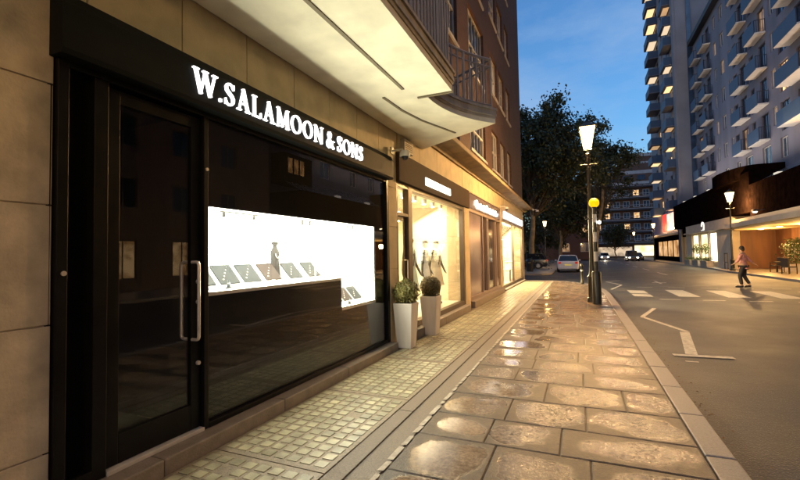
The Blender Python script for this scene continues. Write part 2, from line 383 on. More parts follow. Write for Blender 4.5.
structure(g.build('pavement_slabs', M_SLAB))
# kerb stones
g = MB()
path = corner(0)[1:-1]; inner = corner(0.205)[1:-1]
y = -8.0
while y < 16.4:
    y2 = min(y+.92, 16.5); dz = rnd.uniform(-.003, .002)
    g.prism([(KX-.205, y+.004), (KX+rnd.uniform(-.004, .002), y+.004), (KX, y2-.004), (KX-.205, y2-.004)], -.3, dz, 'z'); y = y2
for i in range(len(path)-1):
    g.prism([inner[i], path[i], path[i+1], inner[i+1]], -.3, -.001 - .01*min(1, i/6), 'z')
g.prism([inner[-1], path[-1], (-14, 25.4), (-14, 25.195)][::-1], -.3, -.012, 'z')
structure(g.build('kerb', M_KERB, bevel=.012))
# rough concrete margin, drain channel, glass-prism pavement lights
M_TILE, tn, tb = new_mat('prism_glass'); l = tn.links
geo = N(tn, 'NewGeometry'); t1 = N(tn, 'TexNoise'); t1.inputs['Scale'].default_value = 5; t1.inputs['Detail'].default_value = 6; l.new(geo.outputs['Position'], t1.inputs['Vector'])
rp = N(tn, 'ValToRGB'); rp.color_ramp.elements[0].color = (.13, .125, .08, 1); rp.color_ramp.elements[1].color = (.46, .42, .27, 1); rp.color_ramp.elements[0].position = .3; rp.color_ramp.elements[1].position = .7
l.new(t1.outputs['Fac'], rp.inputs[0]); l.new(rp.outputs[0], tb.inputs['Base Color']); tb.inputs['Roughness'].default_value = .32
t2 = N(tn, 'TexNoise'); t2.inputs['Scale'].default_value = 90; l.new(geo.outputs['Position'], t2.inputs['Vector']); bp = N(tn, 'Bump'); bp.inputs['Strength'].default_value = .4; bp.inputs['Distance'].default_value = .004; l.new(t2.outputs['Fac'], bp.inputs['Height']); l.new(bp.outputs[0], tb.inputs['Normal'])
g = MB(); gt = MB()
g.box(-1.585, -1.40, -8, 25, -.03, -.004)
for a in range(-8, 25, 3): g.box(-1.76, -1.615, a+.005, a+2.995, -.03, -.003)
g.box(-2.86, -1.775, -8, -4.02, -.03, -.004)
structure(g.build('pavement_margin', M_AGG))
gf = MB(); y = -4.0
while y < 24.0:
    pl = 1.66; gf.box(-2.86, -1.78, y+.006, y+pl-.006, -.03, -.005)
    nx, ny = 8, 13; px_, py_ = 1.02/nx, (pl-.1)/ny
    for i in range(nx):
        for j in range(ny):
            if rnd.random() < .012: continue
            cx_, cy_ = -2.83+(i+.5)*px_, y+.05+(j+.5)*py_; h = rnd.uniform(-.001, .0015)
            gt.frustum(cx_, cy_, -.02, h, px_*.40, px_*.36, py_*.40, py_*.36)
    y += pl
structure(gf.build('pavement_light_frames', mat('cast_frame', (.19, .15, .10), .5, var=.4, scale=30, bump=.5, bscale=90, rvar=.2)))
structure(gt.build('pavement_light_glass', M_TILE))
# ragged mortar line beside the slabs
g = MB(); y = -7.0; top, bot = [], []
while y < 25:
    a = rnd.uniform(.02, .3); wdt = rnd.uniform(.012, .035)
    g.quad((-1.405-wdt, y, .001), (-1.385, y+rnd.uniform(0, .02), .001), (-1.385+rnd.uniform(0, .01), y+a, .001), (-1.405-wdt*rnd.uniform(.4, 1.2), y+a+rnd.uniform(-.02, .02), .001)); y += a+rnd.uniform(.0, .06)
structure(g.build('pavement_mortar_line', mat('mortar', (.38, .33, .26), .7, var=.3, scale=20, bump=.4)))

# leaves and grit washed into the gutter
g = MB(); rl = random.Random(4)
for _ in range(420):
    y_ = rl.uniform(2, 40); x_ = KX+.03+abs(rl.gauss(0, .10))+(.35*rl.random() if rl.random() < .15 else 0) if y_ < 16 else 0
    if not x_: continue
    a_ = rl.uniform(0, 6.28); s_ = rl.uniform(.006, .022); z_ = RZ+.006
    g.quad((x_-s_*math.cos(a_), y_-s_*math.sin(a_), z_), (x_+s_*.6*math.sin(a_), y_-s_*.6*math.cos(a_), z_+.004), (x_+s_*math.cos(a_), y_+s_*math.sin(a_), z_+.002), (x_-s_*.6*math.sin(a_), y_+s_*.6*math.cos(a_), z_+.008))
lo = g.build('gutter_leaves', mat('fallen_leaf', (.12, .07, .03), .8, var=.5, scale=9, bump=0)); tag(lo, 'small brown leaves and grit lying in the gutter along the near kerb', 'leaf litter', kind='stuff')
# right-hand pavement and the far left one
g = MB(); g.prism([(10.25, -20), (15, -20), (15, 120), (10.9, 120), (10.9, 46), (10.25, 38)], -.3, 0, 'z'); structure(g.build('opposite_pavement', M_PAV2))
g = MB(); g.prism([(10.1, -20), (10.248, -20), (10.248, 38), (10.898, 46), (10.898, 118), (10.75, 118), (10.75, 46.1), (10.1, 38.1)], -.3, .006, 'z'); structure(g.build('opposite_kerb', M_KERB, bevel=.01))
g = MB(); g.prism([(-20, 33), (-2.6, 33), (-2.0, 34), (-2.0, 110), (-20, 110)], -.3, 0, 'z'); structure(g.build('far_pavement', M_PAV2))

# painted markings (4 mm above the road)
def stripe(g, a, b, wd, z=RZ+.004, wob=.0):
    a, b = Vector((*a, 0)), Vector((*b, 0)); d = (b-a).normalized(); nn = Vector((-d.y, d.x, 0))*wd/2
    g.quad((*(a-nn).xy, z), (*(b-nn).xy, z), (*(b+nn).xy, z), (*(a+nn).xy, z))
k = 1.075
g = MB()
zz = [(1.87*k, 13.4*k), (1.36*k, 11.6*k), (1.90*k, 9.72*k)]
for a, b in zip(zz[:-1], zz[1:]): stripe(g, a, b, .11)
stripe(g, (1.84*k, 9.66*k), (1.53*k, 7.62*k), .17, RZ+.008)
stripe(g, (1.27*k, 7.50*k), (2.04*k, 7.56*k), .15, RZ+.012)
stripe(g, (1.36*k, 7.16*k), (1.52*k, 7.16*k), .05)
structure(g.build('road_zigzag_marking', M_PAINT))
g = MB()
zz = [(1.2*k, 19.6*k), (1.8*k, 22.2*k), (1.25*k, 24.4*k), (2.0*k, 25.6*k)]
for a, b in zip(zz[:-1], zz[1:]): stripe(g, a, b, .1)
for i in range(8):
    x0 = 1.75*k + i*1.38*k
    if x0 > 9.6: break
    if i == 0:
        g.quad((x0, 16.8*k, RZ+.004), (x0+.62, 16.7*k, RZ+.004), (x0+.62, 17.6*k, RZ+.004), (x0, 17.7*k, RZ+.004))
        g.quad((x0, 18.0*k, RZ+.004), (x0+.62, 17.9*k, RZ+.004), (x0+.64, 19.2*k, RZ+.004), (x0, 19.3*k, RZ+.004))
    else: g.quad((x0, 17.0*k, RZ+.004), (x0+.66, 17.0*k, RZ+.004), (x0+.66, 19.7*k, RZ+.004), (x0, 19.7*k, RZ+.004))
for i in range(7): stripe(g, (2.38*k+i*1.17*k, 15.9*k), (2.98*k+i*1.17*k, 15.95*k), .12)
for i in range(7): stripe(g, (2.3*k+i*1.17*k, 21.0*k), (2.9*k+i*1.17*k, 21.0*k), .12)
stripe(g, (3.3*k, 24.0*k), (3.9*k, 24.0*k), .3, RZ+.008); stripe(g, (3.57*k, 23.2*k), (3.57*k, 25.2*k), .12, RZ+.012)
for i in range(9): stripe(g, (5.6, 34+i*8), (5.6, 38+i*8), .12)
structure(g.build('road_crossing_marking', M_PAINT))

# ================================================================== LEFT BUILDING
M_STONE = mat('brown_ashlar', (.46, .40, .315), .8, var=.26, scale=5, bump=.45, bscale=45)
M_BAND = mat('buff_stone', (.47, .385, .245), .7, var=.2, scale=3, bump=.25, bscale=50)
M_SOFF = mat('cream_render', (.78, .74, .60), .8, var=.13, scale=2.6, bump=.12, bscale=30)
M_GROOVE = mat('dark_groove', (.18, .15, .10), .7, var=.2)
M_MOULD = mat('weathered_stone_edge', (.38, .345, .30), .8, var=.25, scale=6, bump=.4, streak=True)
M_BRICK = brick_mat('dark_brown_brick', (.085, .036, .024), (.055, .025, .019), (.06, .046, .038))
M_WHITE = mat('white_window_paint', (.62, .60, .57), .5, var=.12, scale=8, bump=.05)
M_BLACK = mat('gloss_black_panel', (.006, .006, .0065), .7, var=.3, scale=2, bump=0, rvar=.05, spec=.02)
M_FRAME = mat('black_metal_frame', (.006, .006, .0065), .38, var=.3, scale=6, bump=.03, rvar=.08, spec=.16)
M_FASC = mat('black_fascia', (.010, .0115, .0125), .55, var=.2, scale=3, bump=.03, rvar=.05, spec=.06)
M_STEEL = mat('brushed_steel', (.72, .66, .60), .38, metal=.55, var=.1, scale=20, bump=.03)
M_GLASS = thin_glass('shop_glass')
M_DARKPANE = mat('dark_window_pane', (.02, .022, .026), .08, var=.4, scale=1.5, bump=.02, bscale=3, rvar=.04)
M_PLINTH = mat('step_stone', (.20, .165, .135), .55, var=.2, scale=8, bump=.35, bscale=70)
M_WHITEDISP = mat('white_display', (.86, .86, .84), .5, var=.02, bump=0)

bld = thing('brick_building', 'dark brown brick building above the row of lit shops on the left', 'building', (-7, 9, 0))
# brick wall with window openings
win = []
for z0, z1 in ((4.95, 6.55), (8.1, 9.7), (11.25, 12.85), (14.4, 16.0), (17.5, 19.1)):
    for a, b in ((16.45, 17.95), (18.35, 19.75), (20.35, 21.55)): win.append((a, b, z0, z1))
    win.append((12.85, 15.2, z0 - (.0 if z0 < 6 else .5), z1)); win.append((9.9, 11.5, z0-.5, z1)); win.append((6.6, 8.2, z0-.5, z1)); win.append((3.0, 4.9, z0-.6, z1)); win.append((-1, 1, z0-.5, z1))
g = MB(); grid_wall(g, -8, 25.8, 4.38, 22, win, lambda u, w_, d: (F-d, u, w_), .2)
g.quad((F, 25.8, 4.38), (F-14, 25.8, 4.38), (F-14, 25.8, 22), (F, 25.8, 22)); g.quad((F, 25.8, 22), (F-14, 25.8, 22), (F-14, -8, 22), (F, -8, 22))
g.quad((F-.21, -8, 4.4), (F-.21, -8, 22), (F-.21, 25.78, 22), (F-.21, 25.78, 4.4))
wallL = g.build('wall', M_BRICK, bld)
g = MB(); g.box(F-14, F-4.6, -8, 25.8, 0, 4.37); g.box(F-14, F, 25.79, 25.8, 0, .01)
g.build('ground_floor_core', M_STONE, bld)
for (a, b, z0, z1) in win:
    f_ = MB(); t = .06; x0, x1 = F-.16, F-.09
    f_.box(x0, x1, a, a+t, z0, z1).box(x0, x1, b-t, b, z0, z1).box(x0, x1, a, b, z1-t, z1).box(x0, x1, a, b, z0, z0+t)
    f_.box(x0+.01, x1-.005, a, b, (z0+z1)/2-.03, (z0+z1)/2+.03)
    nb = max(2, round((b-a)/.45))
    for i in range(1, nb): f_.box(x0+.02, x1-.01, a+(b-a)*i/nb-.016, a+(b-a)*i/nb+.016, z0, z1)
    f_.box(F-.1, F+.05, a-.06, b+.06, z0-.09, z0-.002)
    fo = f_.build('window', mat('greyed_window_paint', (.34, .33, .33), .6, var=.2, bump=.1), bld)
    p_ = MB(); p_.box(F-.14, F-.135, a+.05, b-.05, z0+.05, z1-.05)
    p_.build('pane', M_DARKPANE if rnd.random() < .9 else emit_noise('dim_lit_room', (1, .7, .4), .35, 1.0), fo)
# ashlar at the left edge
g = MB(); zs = [-.02, .42, 1.2, 1.95, 2.72, 3.3, 3.98, 4.4]
for i in range(len(zs)-1):
    off = 0 if i % 2 else .65
    ys = [-8] + [v for v in [-6.5+off+1.3*q for q in range(5)] + [-.1-off*.5] if v < 1.0] + [1.53]
    ys = sorted(set(ys))
    for a, b in zip(ys[:-1], ys[1:]): g.box(F-.5, F+rnd.uniform(-.002, .002), a+.004, b-.004, zs[i]+.004, zs[i+1]-.004)
g.box(F-.5, F-.012, -8, 1.526, 0, 4.39)
ash = g.build('stone_pier', M_STONE, bld, bevel=.004)
# band of buff stone above the black fascia with vertical joints
g = MB(); js = [1.534, 1.73, 2.476, 3.23, 3.995, 4.763, 5.515, 6.27, 7.02]
for a, b in zip(js[:-1], js[1:]): g.box(F-.4, F-.02+rnd.uniform(-.002, .002), a+.005, b-.005, 3.33, 4.38)
g.box(F-.4, F-.04, 1.54, 7.02, 3.331, 4.378)
js = [7.02+1.17*i for i in range(17)]; js[-1] = 25.8
for a, b in zip(js[:-1], js[1:]): g.box(F-.4, F+rnd.uniform(-.002, .002), a+.005, b-.005, 3.5, 4.2)
g.box(F-.4, F-.02, 7.03, 25.79, 3.5, 4.21)
g.build('stone_band', M_BAND, bld, bevel=.003)
# pilasters between shops
for (a, b, xo) in ((6.53, 6.86, .03), (11.72, 12.28, .03), (17.72, 18.1, .03), (25.15, 25.8, .02)):
    g = MB(); z = 0
    for h in (.62, .74, .74, .7, .69):
        g.box(F-.5, F+xo, a, b, z+.003, z+h-.003); z += h
    g.box(F-.5, F+xo-.012, a+.004, b-.004, 0, z)
    g.build('pilaster', M_BAND, bld, bevel=.004)
# cornice running above the far shops
g = MB(); prof = [(F-.1, 4.06), (F+.06, 4.06), (F+.08, 4.12), (F+.16, 4.16), (F+.46, 4.18), (F+.50, 4.19), (F+.51, 4.21), (F+.51, 4.29), (F+.47, 4.32), (F-.1, 4.40)]
g.add([(x, y_, z) for y_ in (7.6, 26.3) for x, z in prof], [tuple(range(9, -1, -1)), tuple(range(10, 20))] + [(i, (i+1) % 10, 10+(i+1) % 10, 10+i) for i in range(10)])
g.build('cornice', mat('dull_cornice_stone', (.27, .20, .11), .8, var=.3, scale=3, bump=.3), bld)  # stone toned darker than the buff band
# canopy: soffit slab, moulded edge, grooves
ctr = [(-1.55, 5.52), (-2.02, 5.53)]
arc = []
for i in range(13):
    t = i/12; p0, p1, p2 = (-1.93, 5.55), (-1.92, 6.55), (-1.27, 7.24)
    arc.append(((1-t)**2*p0[0]+2*t*(1-t)*p1[0]+t*t*p2[0], (1-t)**2*p0[1]+2*t*(1-t)*p1[1]+t*t*p2[1]))
cpoly = [(F, -8), (-1.55, -8), (-1.55, 5.52), (-1.93, 5.52)] + arc + [(F, 8.35)]
def grow(poly_, e):
    # push the free edge (all but the wall points) outwards a little
    out_ = []
    for i, p in enumerate(poly_):
        if i == 0 or i == len(poly_)-1: out_.append((p[0], p[1]+(e if i else 0))); continue
        a, b = Vector(poly_[i-1]), Vector(poly_[i+1]) if i+1 < len(poly_) else Vector(p); d = (b-a).normalized(); out_.append((p[0]+d.y*e, p[1]-d.x*e))
    return out_
g = MB(); g.prism(cpoly, 3.86, 3.94, 'z'); g.build('canopy_soffit', M_SOFF, bld)
g = MB(); g.prism(grow(cpoly, .015), 3.942, 3.985, 'z'); g.prism(grow(cpoly, .035), 3.986, 4.03, 'z'); g.prism(grow(cpoly, .025), 4.031, 4.09, 'z'); g.prism(grow(cpoly, .05), 4.091, 4.13, 'z')
g.build('canopy_edge', M_MOULD, bld)
g = MB()
g.box(-2.155, -2.115, -8, 5.15, 3.845, 3.861)
pts = [(-2.50, 5.3), (-2.47, 5.9), (-2.36, 6.5), (-2.05, 7.45)]
for a, b in zip(pts[:-1], pts[1:]):
    g.prism([(a[0]-.02, a[1]), (a[0]+.02, a[1]), (b[0]+.02, b[1]), (b[0]-.02, b[1])], 3.845, 3.861, 'z')
g.build('soffit_groove', M_GROOVE, bld)
g = MB(); g.box(-2.06, -1.54, 5.5, 5.54, 3.84, 3.862); g.build('drip_bead', M_GROOVE, bld)
# balcony railings
M_RAIL = mat('grey_painted_railing', (.30, .285, .28), .5, var=.15, bump=.1)
def railing(path_, z0, z1, step, lean=0):
    g = MB(); total = []
    for (a, b) in zip(path_[:-1], path_[1:]):
        a, b = Vector(a), Vector(b); L_ = (b-a).length; n_ = max(1, int(L_/step))
        for i in range(n_): total.append(a+(b-a)*i/n_)
    total.append(Vector(path_[-1]))
    for i, p in enumerate(total):
        g.tube([(p.x, p.y, z0), (p.x, p.y, z1)], .016 if i % 8 else .026, 6)
    for zz_ in (z0+.06, z1, z1-.13):
        g.tube([(p.x, p.y, zz_) for p in total], .024 if zz_ == z1 else .015, 6)
    return g
railing([(-1.58, -7), (-1.58, 5.45), (-2.0, 5.47)], 4.131, 5.2, .115).build('balcony_railing', M_RAIL, bld)
railing([(p[0]-.06, p[1]) for p in arc] + [(-2.9, 8.2)], 4.131, 5.0, .115).build('balcony_railing', M_RAIL, bld)
# ---- step plinth
g = MB(); ys = [1.0, 2.18, 3.55, 4.85, 6.53]
for a, b in zip(ys[:-1], ys[1:]): g.box(F-.2, -2.868, a+.003, b-.003, -.02, .115)
g.box(F-.2, -2.868, -8, .997, -.02, .115)
ys = [6.87, 9.3, 11.72]
for a, b in zip(ys[:-1], ys[1:]): g.box(F-.2, -2.868, a+.003, b-.003, -.02, .16)
g.box(F-.3, -2.88, 12.28, 17.72, -.02, .18); g.box(F-.3, -2.88, 18.1, 25.15, -.02, .06)
g.build('step', M_PLINTH, bld, bevel=.012)

# ================================================================== SHOP 1 (black jewellery shop)
s1 = thing('jewellery_shopfront', 'glossy black jewellery shopfront with glazed door and white lit display window', 'shopfront', (F, 4, .12))
g = MB()
fx = F-.03
g.box(fx-.08, F+.035, 1.534, 1.60, .12, 3.0).box(fx-.08, F+.03, 6.44, 6.526, .12, 3.0)         # outer jambs
g.box(fx-.06, F+.02, 1.76, 1.855, .12, 2.86).box(fx-.06, F+.02, 2.665, 2.715, .12, 2.95)          # door jambs
g.box(fx-.06, F+.022, 1.60, 6.44, 2.86, 2.96)
g.box(fx-.06, F+.024, 2.715, 6.44, .118, .165)
g.box(fx-.06, F+.023, 1.60, 1.76, .118, .2)
g.build('frame', M_FRAME, s1, bevel=.005)
g = MB(); g.box(F-.07, F-.05, 1.60, 1.76, .2, 2.86); g.build('side_panel', M_BLACK, s1)
# fascia box, gently sloped top
g = MB(); pf = [(F-.04, 2.90), (F+.13, 2.90), (F+.145, 2.93), (F+.145, 3.22), (F+.10, 3.30), (F-.04, 3.325)]
g.prism([(y_, z_) for y_, z_ in []] or [(0, 0), (1, 0), (1, 1)], 0, 0.0001) if False else None
n_ = len(pf); g.add([(x, y_, z) for y_ in (1.50, 6.50) for x, z in pf], [tuple(range(n_-1, -1, -1))[::-1], tuple(range(n_, 2*n_))[::-1]] + [(i, n_+i, n_+(i+1) % n_, (i+1) % n_) for i in range(n_)])
fas = g.build('fascia', M_FASC, s1)
g = MB(); g.tube([(F-.02, 1.515, .0+.12), (F-.02, 1.515, 3.3)], .02, 8); g.build('edge_trim', M_FRAME, s1)
# letters
LW, LT = .135, .06
def stroke(g, pts, ws, cx_, s_, x, proud, base):
    """ribbon with given widths along pts (u, v in cap heights)"""
    P = [Vector(p) for p in pts]; Lq, Rq = [], []
    for i, p in enumerate(P):
        d = (P[min(i+1, len(P)-1)]-P[max(i-1, 0)]).normalized(); nn = Vector((-d.y, d.x))*ws[i]/2
        Lq.append(p+nn); Rq.append(p-nn)
    vs = [];
    for xx in (x, x+proud):
        for q in Lq+Rq: vs.append((xx, cx_+q.x*s_, base+q.y*s_))
    n = len(P); fs = []
    for i in range(n-1):
        fs.append((2*n+i, 2*n+i+1, 3*n+i+1, 3*n+i)[::-1]); fs.append((i, i+1, n+i+1, n+i))
        fs.append((i, i+1, 2*n+i+1, 2*n+i)); fs.append((n+i, n+i+1, 3*n+i+1, 3*n+i)[::-1])
    fs.append((0, n, 3*n, 2*n)); fs.append((n-1, 2*n-1, 4*n-1, 3*n-1)[::-1])
    g.add(vs, fs)
def bar(u0, u1, v, t=.05): return ([(u0, v), (u1, v)], [t, t])
def ell(cx_, rx, n=26, top=1.02, bot=-.02):
    P, W_ = [], []
    for i in range(n+1):
        t = 2*math.pi*i/n; P.append((cx_+rx*math.cos(t), (top+bot)/2+((top-bot)/2-.05)*math.sin(t))); W_.append(LT+(LW-LT)*abs(math.cos(t)))
    return (P, W_)
GL = {
 'W': (1.27, [([(.14, 1), (.42, 0)], [LW, LW]), ([(.40, .02), (.64, .98)], [LT, LT]), ([(.62, 1), (.92, 0)], [LW, LW]), ([(.90, .02), (1.16, .98)], [LT, LT]), bar(0, .3, .975), bar(.5, .78, .975), bar(1.02, 1.3, .975)]),
 '.': (.17, [([(.0, .07), (.13, .07)], [.13, .13])]),
 'S': (.60, [([(.50, .80), (.44, .93), (.30, .98), (.16, .93), (.09, .80), (.13, .66), (.28, .55), (.42, .46), (.51, .33), (.50, .18), (.40, .06), (.27, .02), (.14, .06), (.06, .20)], [.05, .06, .07, .09, .12, .14, .14, .14, .14, .12, .09, .07, .06, .05]), ([(.53, .74), (.53, .98)], [.045, .045]), ([(.045, .02), (.045, .28)], [.045, .045])]),
 'A': (.86, [([(.13, 0), (.42, 1.02)], [LT, LT]), ([(.40, 1.04), (.72, 0)], [LW, LW]), bar(.2, .6, .34), bar(0, .27, .03), bar(.56, .88, .03)]),
 'L': (.66, [([(.16, 0), (.16, 1)], [LW, LW]), bar(.02, .32, .975), bar(.02, .6, .03, .065), ([(.60, .0), (.60, .26)], [.06, .04])]),
 'M': (1.10, [([(.14, 0), (.18, 1)], [LT, LT]), ([(.18, 1), (.54, .04)], [LW, LW]), ([(.52, .04), (.88, 1)], [LT, LT]), ([(.90, 1), (.94, 0)], [LW, LW]), bar(.02, .26, .03), bar(.80, 1.08, .03), bar(.06, .2, .975), bar(.88, 1.02, .975)]),
 'O': (.98, [ell(.49, .40)]),
 'N': (.98, [([(.15, 0), (.15, 1)], [LT, LT]), ([(.16, .98), (.80, .02)], [LW, LW]), ([(.82, 1), (.82, 0)], [LT, LT]), bar(.03, .27, .03), bar(.02, .22, .975), bar(.70, .94, .975)]),
 '&': (.92, [([(.86, .44), (.74, .42), (.66, .22), (.52, .06), (.32, .01), (.14, .1), (.09, .26), (.18, .42), (.36, .54), (.50, .68), (.52, .84), (.42, .97), (.28, .94), (.22, .80), (.30, .62), (.48, .36), (.70, .10), (.88, .02)],
               [.05, .06, .06, .08, .12, .16, .16, .13, .09, .08, .1, .08, .1, .12, .15, .16, .16, .12]), bar(.66, .92, .45, .05)]),
 ' ': (.1, [])}
TXT = 'W.SALAMOON & SONS'
gap = .15; tot = sum(GL[c][0] for c in TXT)+gap*(len(TXT)-1)
Hc = .205; y0, y1 = 2.43, 5.36; kx = (y1-y0)/(tot*Hc)
M_LET = emit('lit_white_letter', (1, .97, .95), 2.2)
cur = y0
sg = MB()
for ch in TXT:
    wd, st = GL[ch]
    if st:
        g = MB()
        for q, (pp, ws) in enumerate(st):
            # horizontally scaled glyph
            pp = [(a*kx, b) for a, b in pp]
            stroke(g, pp, ws, cur, Hc, F+.147, .022+.0009*q, 2.985)
        g.build('letter', M_LET, s1)
    cur += (wd+gap)*Hc*kx
# door
door = MB(); dx = F-.03
door.box(dx-.035, dx+.01, 1.86, 1.96, .15, 2.84).box(dx-.035, dx+.01, 2.565, 2.66, .15, 2.84).box(dx-.035, dx+.01, 1.96, 2.565, 2.74, 2.84).box(dx-.035, dx+.01, 1.96, 2.565, .15, .36)
do = door.build('door', M_FRAME, s1, bevel=.004)
g = MB(); g.box(dx-.02, dx-.012, 1.96, 2.565, .36, 2.74); g.build('door_glass', M_GLASS, do)
def handle(xs, nm='handle'):
    g = MB(); s_ = 1 if xs > dx else -1
    yh = 2.575; xo = dx+(.01 if s_ > 0 else -.035); r_ = .014
    pts = [(xo, yh, 1.57), (xo+s_*.05, yh, 1.57)]
    for i in range(1, 6):
        t = math.pi/2*i/5; pts.append((xo+s_*(.05+.03*math.sin(t)), yh, 1.57-.03*(1-math.cos(t))))
    for i in range(0, 6):
        t = math.pi/2*i/5; pts.append((xo+s_*(.05+.03*math.cos(t)), yh, .94-.03*math.sin(t)))
    pts += [(xo, yh, .91)]
    g.tube(pts, r_, 12); return g.build(nm, M_STEEL, do, smooth=True)
handle(1); handle(-9)
for z in (1.40, 1.225, .70):
    g = MB(); g.add(*[(lambda m_: (m_.v, m_.f))(MB().tube([(dx+.01, 2.632, z), (dx+.028, 2.632, z)], [.02, .018], 14))][0]); g.build('lock', M_STEEL, do, smooth=True)
g = MB(); g.tube([(F-.01, 2.69, 2.39), (F+.035, 2.69, 2.39)], .014, 12); g.build('stud', M_STEEL, s1, smooth=True)
g = MB(); g.tube([(F-.0, 1.575, 1.52), (F+.045, 1.575, 1.52)], .016, 12); g.build('bell_push', M_STEEL, s1, smooth=True)
g = MB(); g.box(dx-.05, F+.03, 1.857, 2.663, .116, .147); g.build('threshold', mat('worn_aluminium', (.52, .50, .47), .45, metal=.3, var=.15, scale=10, bump=.1), s1, bevel=.003)
# dim interior behind the door
g = MB(); g.box(F-2.2, F-2.1, 1.4, 2.74, .1, 3); g.box(F-2.1, F-.12, 1.5, 1.58, .1, 3); g.box(F-2.1, F-.12, 2.70, 2.712, .1, 3); g.box(F-2.1, F-.12, 1.59, 2.69, 2.9, 2.98); g.box(F-2.1, F-.12, 1.59, 2.69, .08, .112)
g.build('lobby', mat('dark_lobby', (.006, .005, .005), .5), s1)
# front pane and black backing with stepped opening
g = MB(); g.box(F-.02, F-.012, 2.715, 6.44, .165, 2.86); g.build('window_pane', M_GLASS, s1)
g = MB(); bx0, bx1 = F-.05, F-.024
g.box(bx0, bx1, 2.715, 6.44, 2.07, 2.86)
g.box(bx0, bx1, 2.715, 5.02, .165, 1.295).box(bx0, bx1, 5.0205, 6.08, .165, .885).box(bx0, bx1, 6.0805, 6.44, .165, 2.0695)
g.build('backing_panel', M_BLACK, s1)
M_GREY_RAIL = mat('dull_grey_rail', (.16, .16, .15), .5)
# lit display box
dd = .75; xb = F-.05-dd
g = MB()
g.box(xb-.03, xb, 2.72, 6.1, .86, 2.12)
g.box(xb, bx0-.001, 2.7135, 2.719, .86, 2.12).box(xb, bx0-.001, 6.082, 6.11, .86, 2.12)
g.box(xb, bx0-.001, 2.72, 5.02, 1.255, 1.295).box(xb, bx0-.001, 5.0205, 6.08, .86, .885).box(xb, bx0-.003, 5.0, 5.02, .886, 1.254)
g.build('display_box', M_WHITEDISP, s1)
g = MB(); g.box(xb+.001, xb+.02, 2.73, 6.07, 1.33, 2.07); g.build('glowing_back_panel', emit('glowing_back_panel', (1, .99, .84), 8.5), s1)  # glowing sheet added for the overexposed white back of the display
g = MB(); g.box(xb+.021, bx0-.002, 2.72, 6.08, 2.085, 2.12); g.build('display_light_ceiling', emit('display_lamp', (1, .99, .86), 2.6), s1)
g = MB(); g.box(bx1-.012, bx1+.0015, 2.74, 5.01, 1.262, 1.296); g.build('display_ledge', mat('pale_ledge', (.55, .53, .5), .4), s1)
light('display_spill', 'AREA', (F-.17, 3.87, 2.06), 105, (1, .95, .70), s1, .12, (0, R(-42), 0), 2.2)
light('display_spill', 'AREA', (F-.17, 5.55, 2.06), 60, (1, .92, .62), s1, .12, (0, R(-42), 0), 1.0)
g = MB(); g.box(bx0-.03, bx0-.004, 2.78, 4.96, 1.297, 1.303); g.build('added_fill_strip', emit('fill_strip_glow', (.93, 1, .86), 4.0), s1)  # glowing strip added to go with the soffit fill
light('added_soffit_fill', 'AREA', (bx0-.012, 3.87, 1.305), 105, (1, .97, .70), s1, .04, (0, R(-150), 0), 2.1)  # fill lights added on the ledges to brighten the canopy soffit
light('added_soffit_fill', 'AREA', (bx0-.012, 5.55, .895), 70, (1, .93, .62), s1, .04, (0, R(-152), 0), .95)
g = MB(); g.box(bx1-.012, bx1+.0015, 5.03, 6.07, .84, .886); g.build('display_ledge', mat('pale_ledge', (.55, .53, .5), .4), s1)
for ya, yb in ((2.95, 3.5), (4.2, 4.5), (5.3, 5.6)): g = MB(); g.box(F-.14, F-.125, ya, yb, 2.045, 2.06).box(F-.15, F-.12, ya+.05, ya+.09, 2.0, 2.045).box(F-.15, F-.12, yb-.09, yb-.05, 2.0, 2.045); g.build('spot_rail', M_GREY_RAIL, s1)
g = MB(); g.box(F-.19, F-.17, 4.62, 4.63, 1.296, 2.084); g.build('display_divider', mat('steel_strip', (.5, .5, .48), .4, metal=.5), s1)

# jewellery stands on the ledges
M_GREY = mat('slate_velvet', (.012, .018, .022), .8, var=.2, scale=20, bump=.2, bscale=200)
M_BROWNV = mat('brown_velvet', (.022, .012, .009), .8, var=.2, scale=20, bump=.2, bscale=200)
def tray(loc, m_, label, group, sc_=1):
    t = thing('jewellery_tray', label, 'tray', loc, group)
    w2, d2, h = .125*sc_, .085*sc_, .19*sc_
    g = MB(); g.add([(-d2, -w2, 0), (d2, -w2, 0), (d2, w2, 0), (-d2, w2, 0), (-d2, -w2, h), (-d2, w2, h), (d2, -w2, .015), (d2, w2, .015)], [(0, 3, 2, 1), (0, 4, 5, 3), (0, 1, 6, 4), (3, 5, 7, 2), (1, 2, 7, 6), (4, 6, 7, 5)]); g.build('stand', M_WHITEDISP, t, local=True)
    g = MB(); g.add([(d2*.8, -w2*.88, .034), (d2*.8, w2*.88, .034), (-d2*.85, w2*.88, h*.98), (-d2*.85, -w2*.88, h*.98), (d2*.8, -w2*.88, .048), (d2*.8, w2*.88, .048), (-d2*.85, w2*.88, h*.98+.016), (-d2*.85, -w2*.88, h*.98+.016)], [(3, 2, 1, 0), (4, 5, 6, 7), (0, 1, 5, 4), (1, 2, 6, 5), (2, 3, 7, 6), (3, 0, 4, 7)]); g.build('pad', m_, t, local=True)
    g = MB()
    for i in range(5): g.ball(((.5-i*.3)*d2, (-.5+.25*i)*w2, .045+(h-.05)*(.25+.17*i)), .009, 8)
    g.build('jewels', M_STEEL, t, local=True)
    return t
where = ['nearest the door on the display ledge', 'second from the door on the ledge', 'third from the door, beside a rounded form', 'fourth from the door, before the tall bust', 'just right of the tall grey bust', 'furthest right on the upper display ledge']
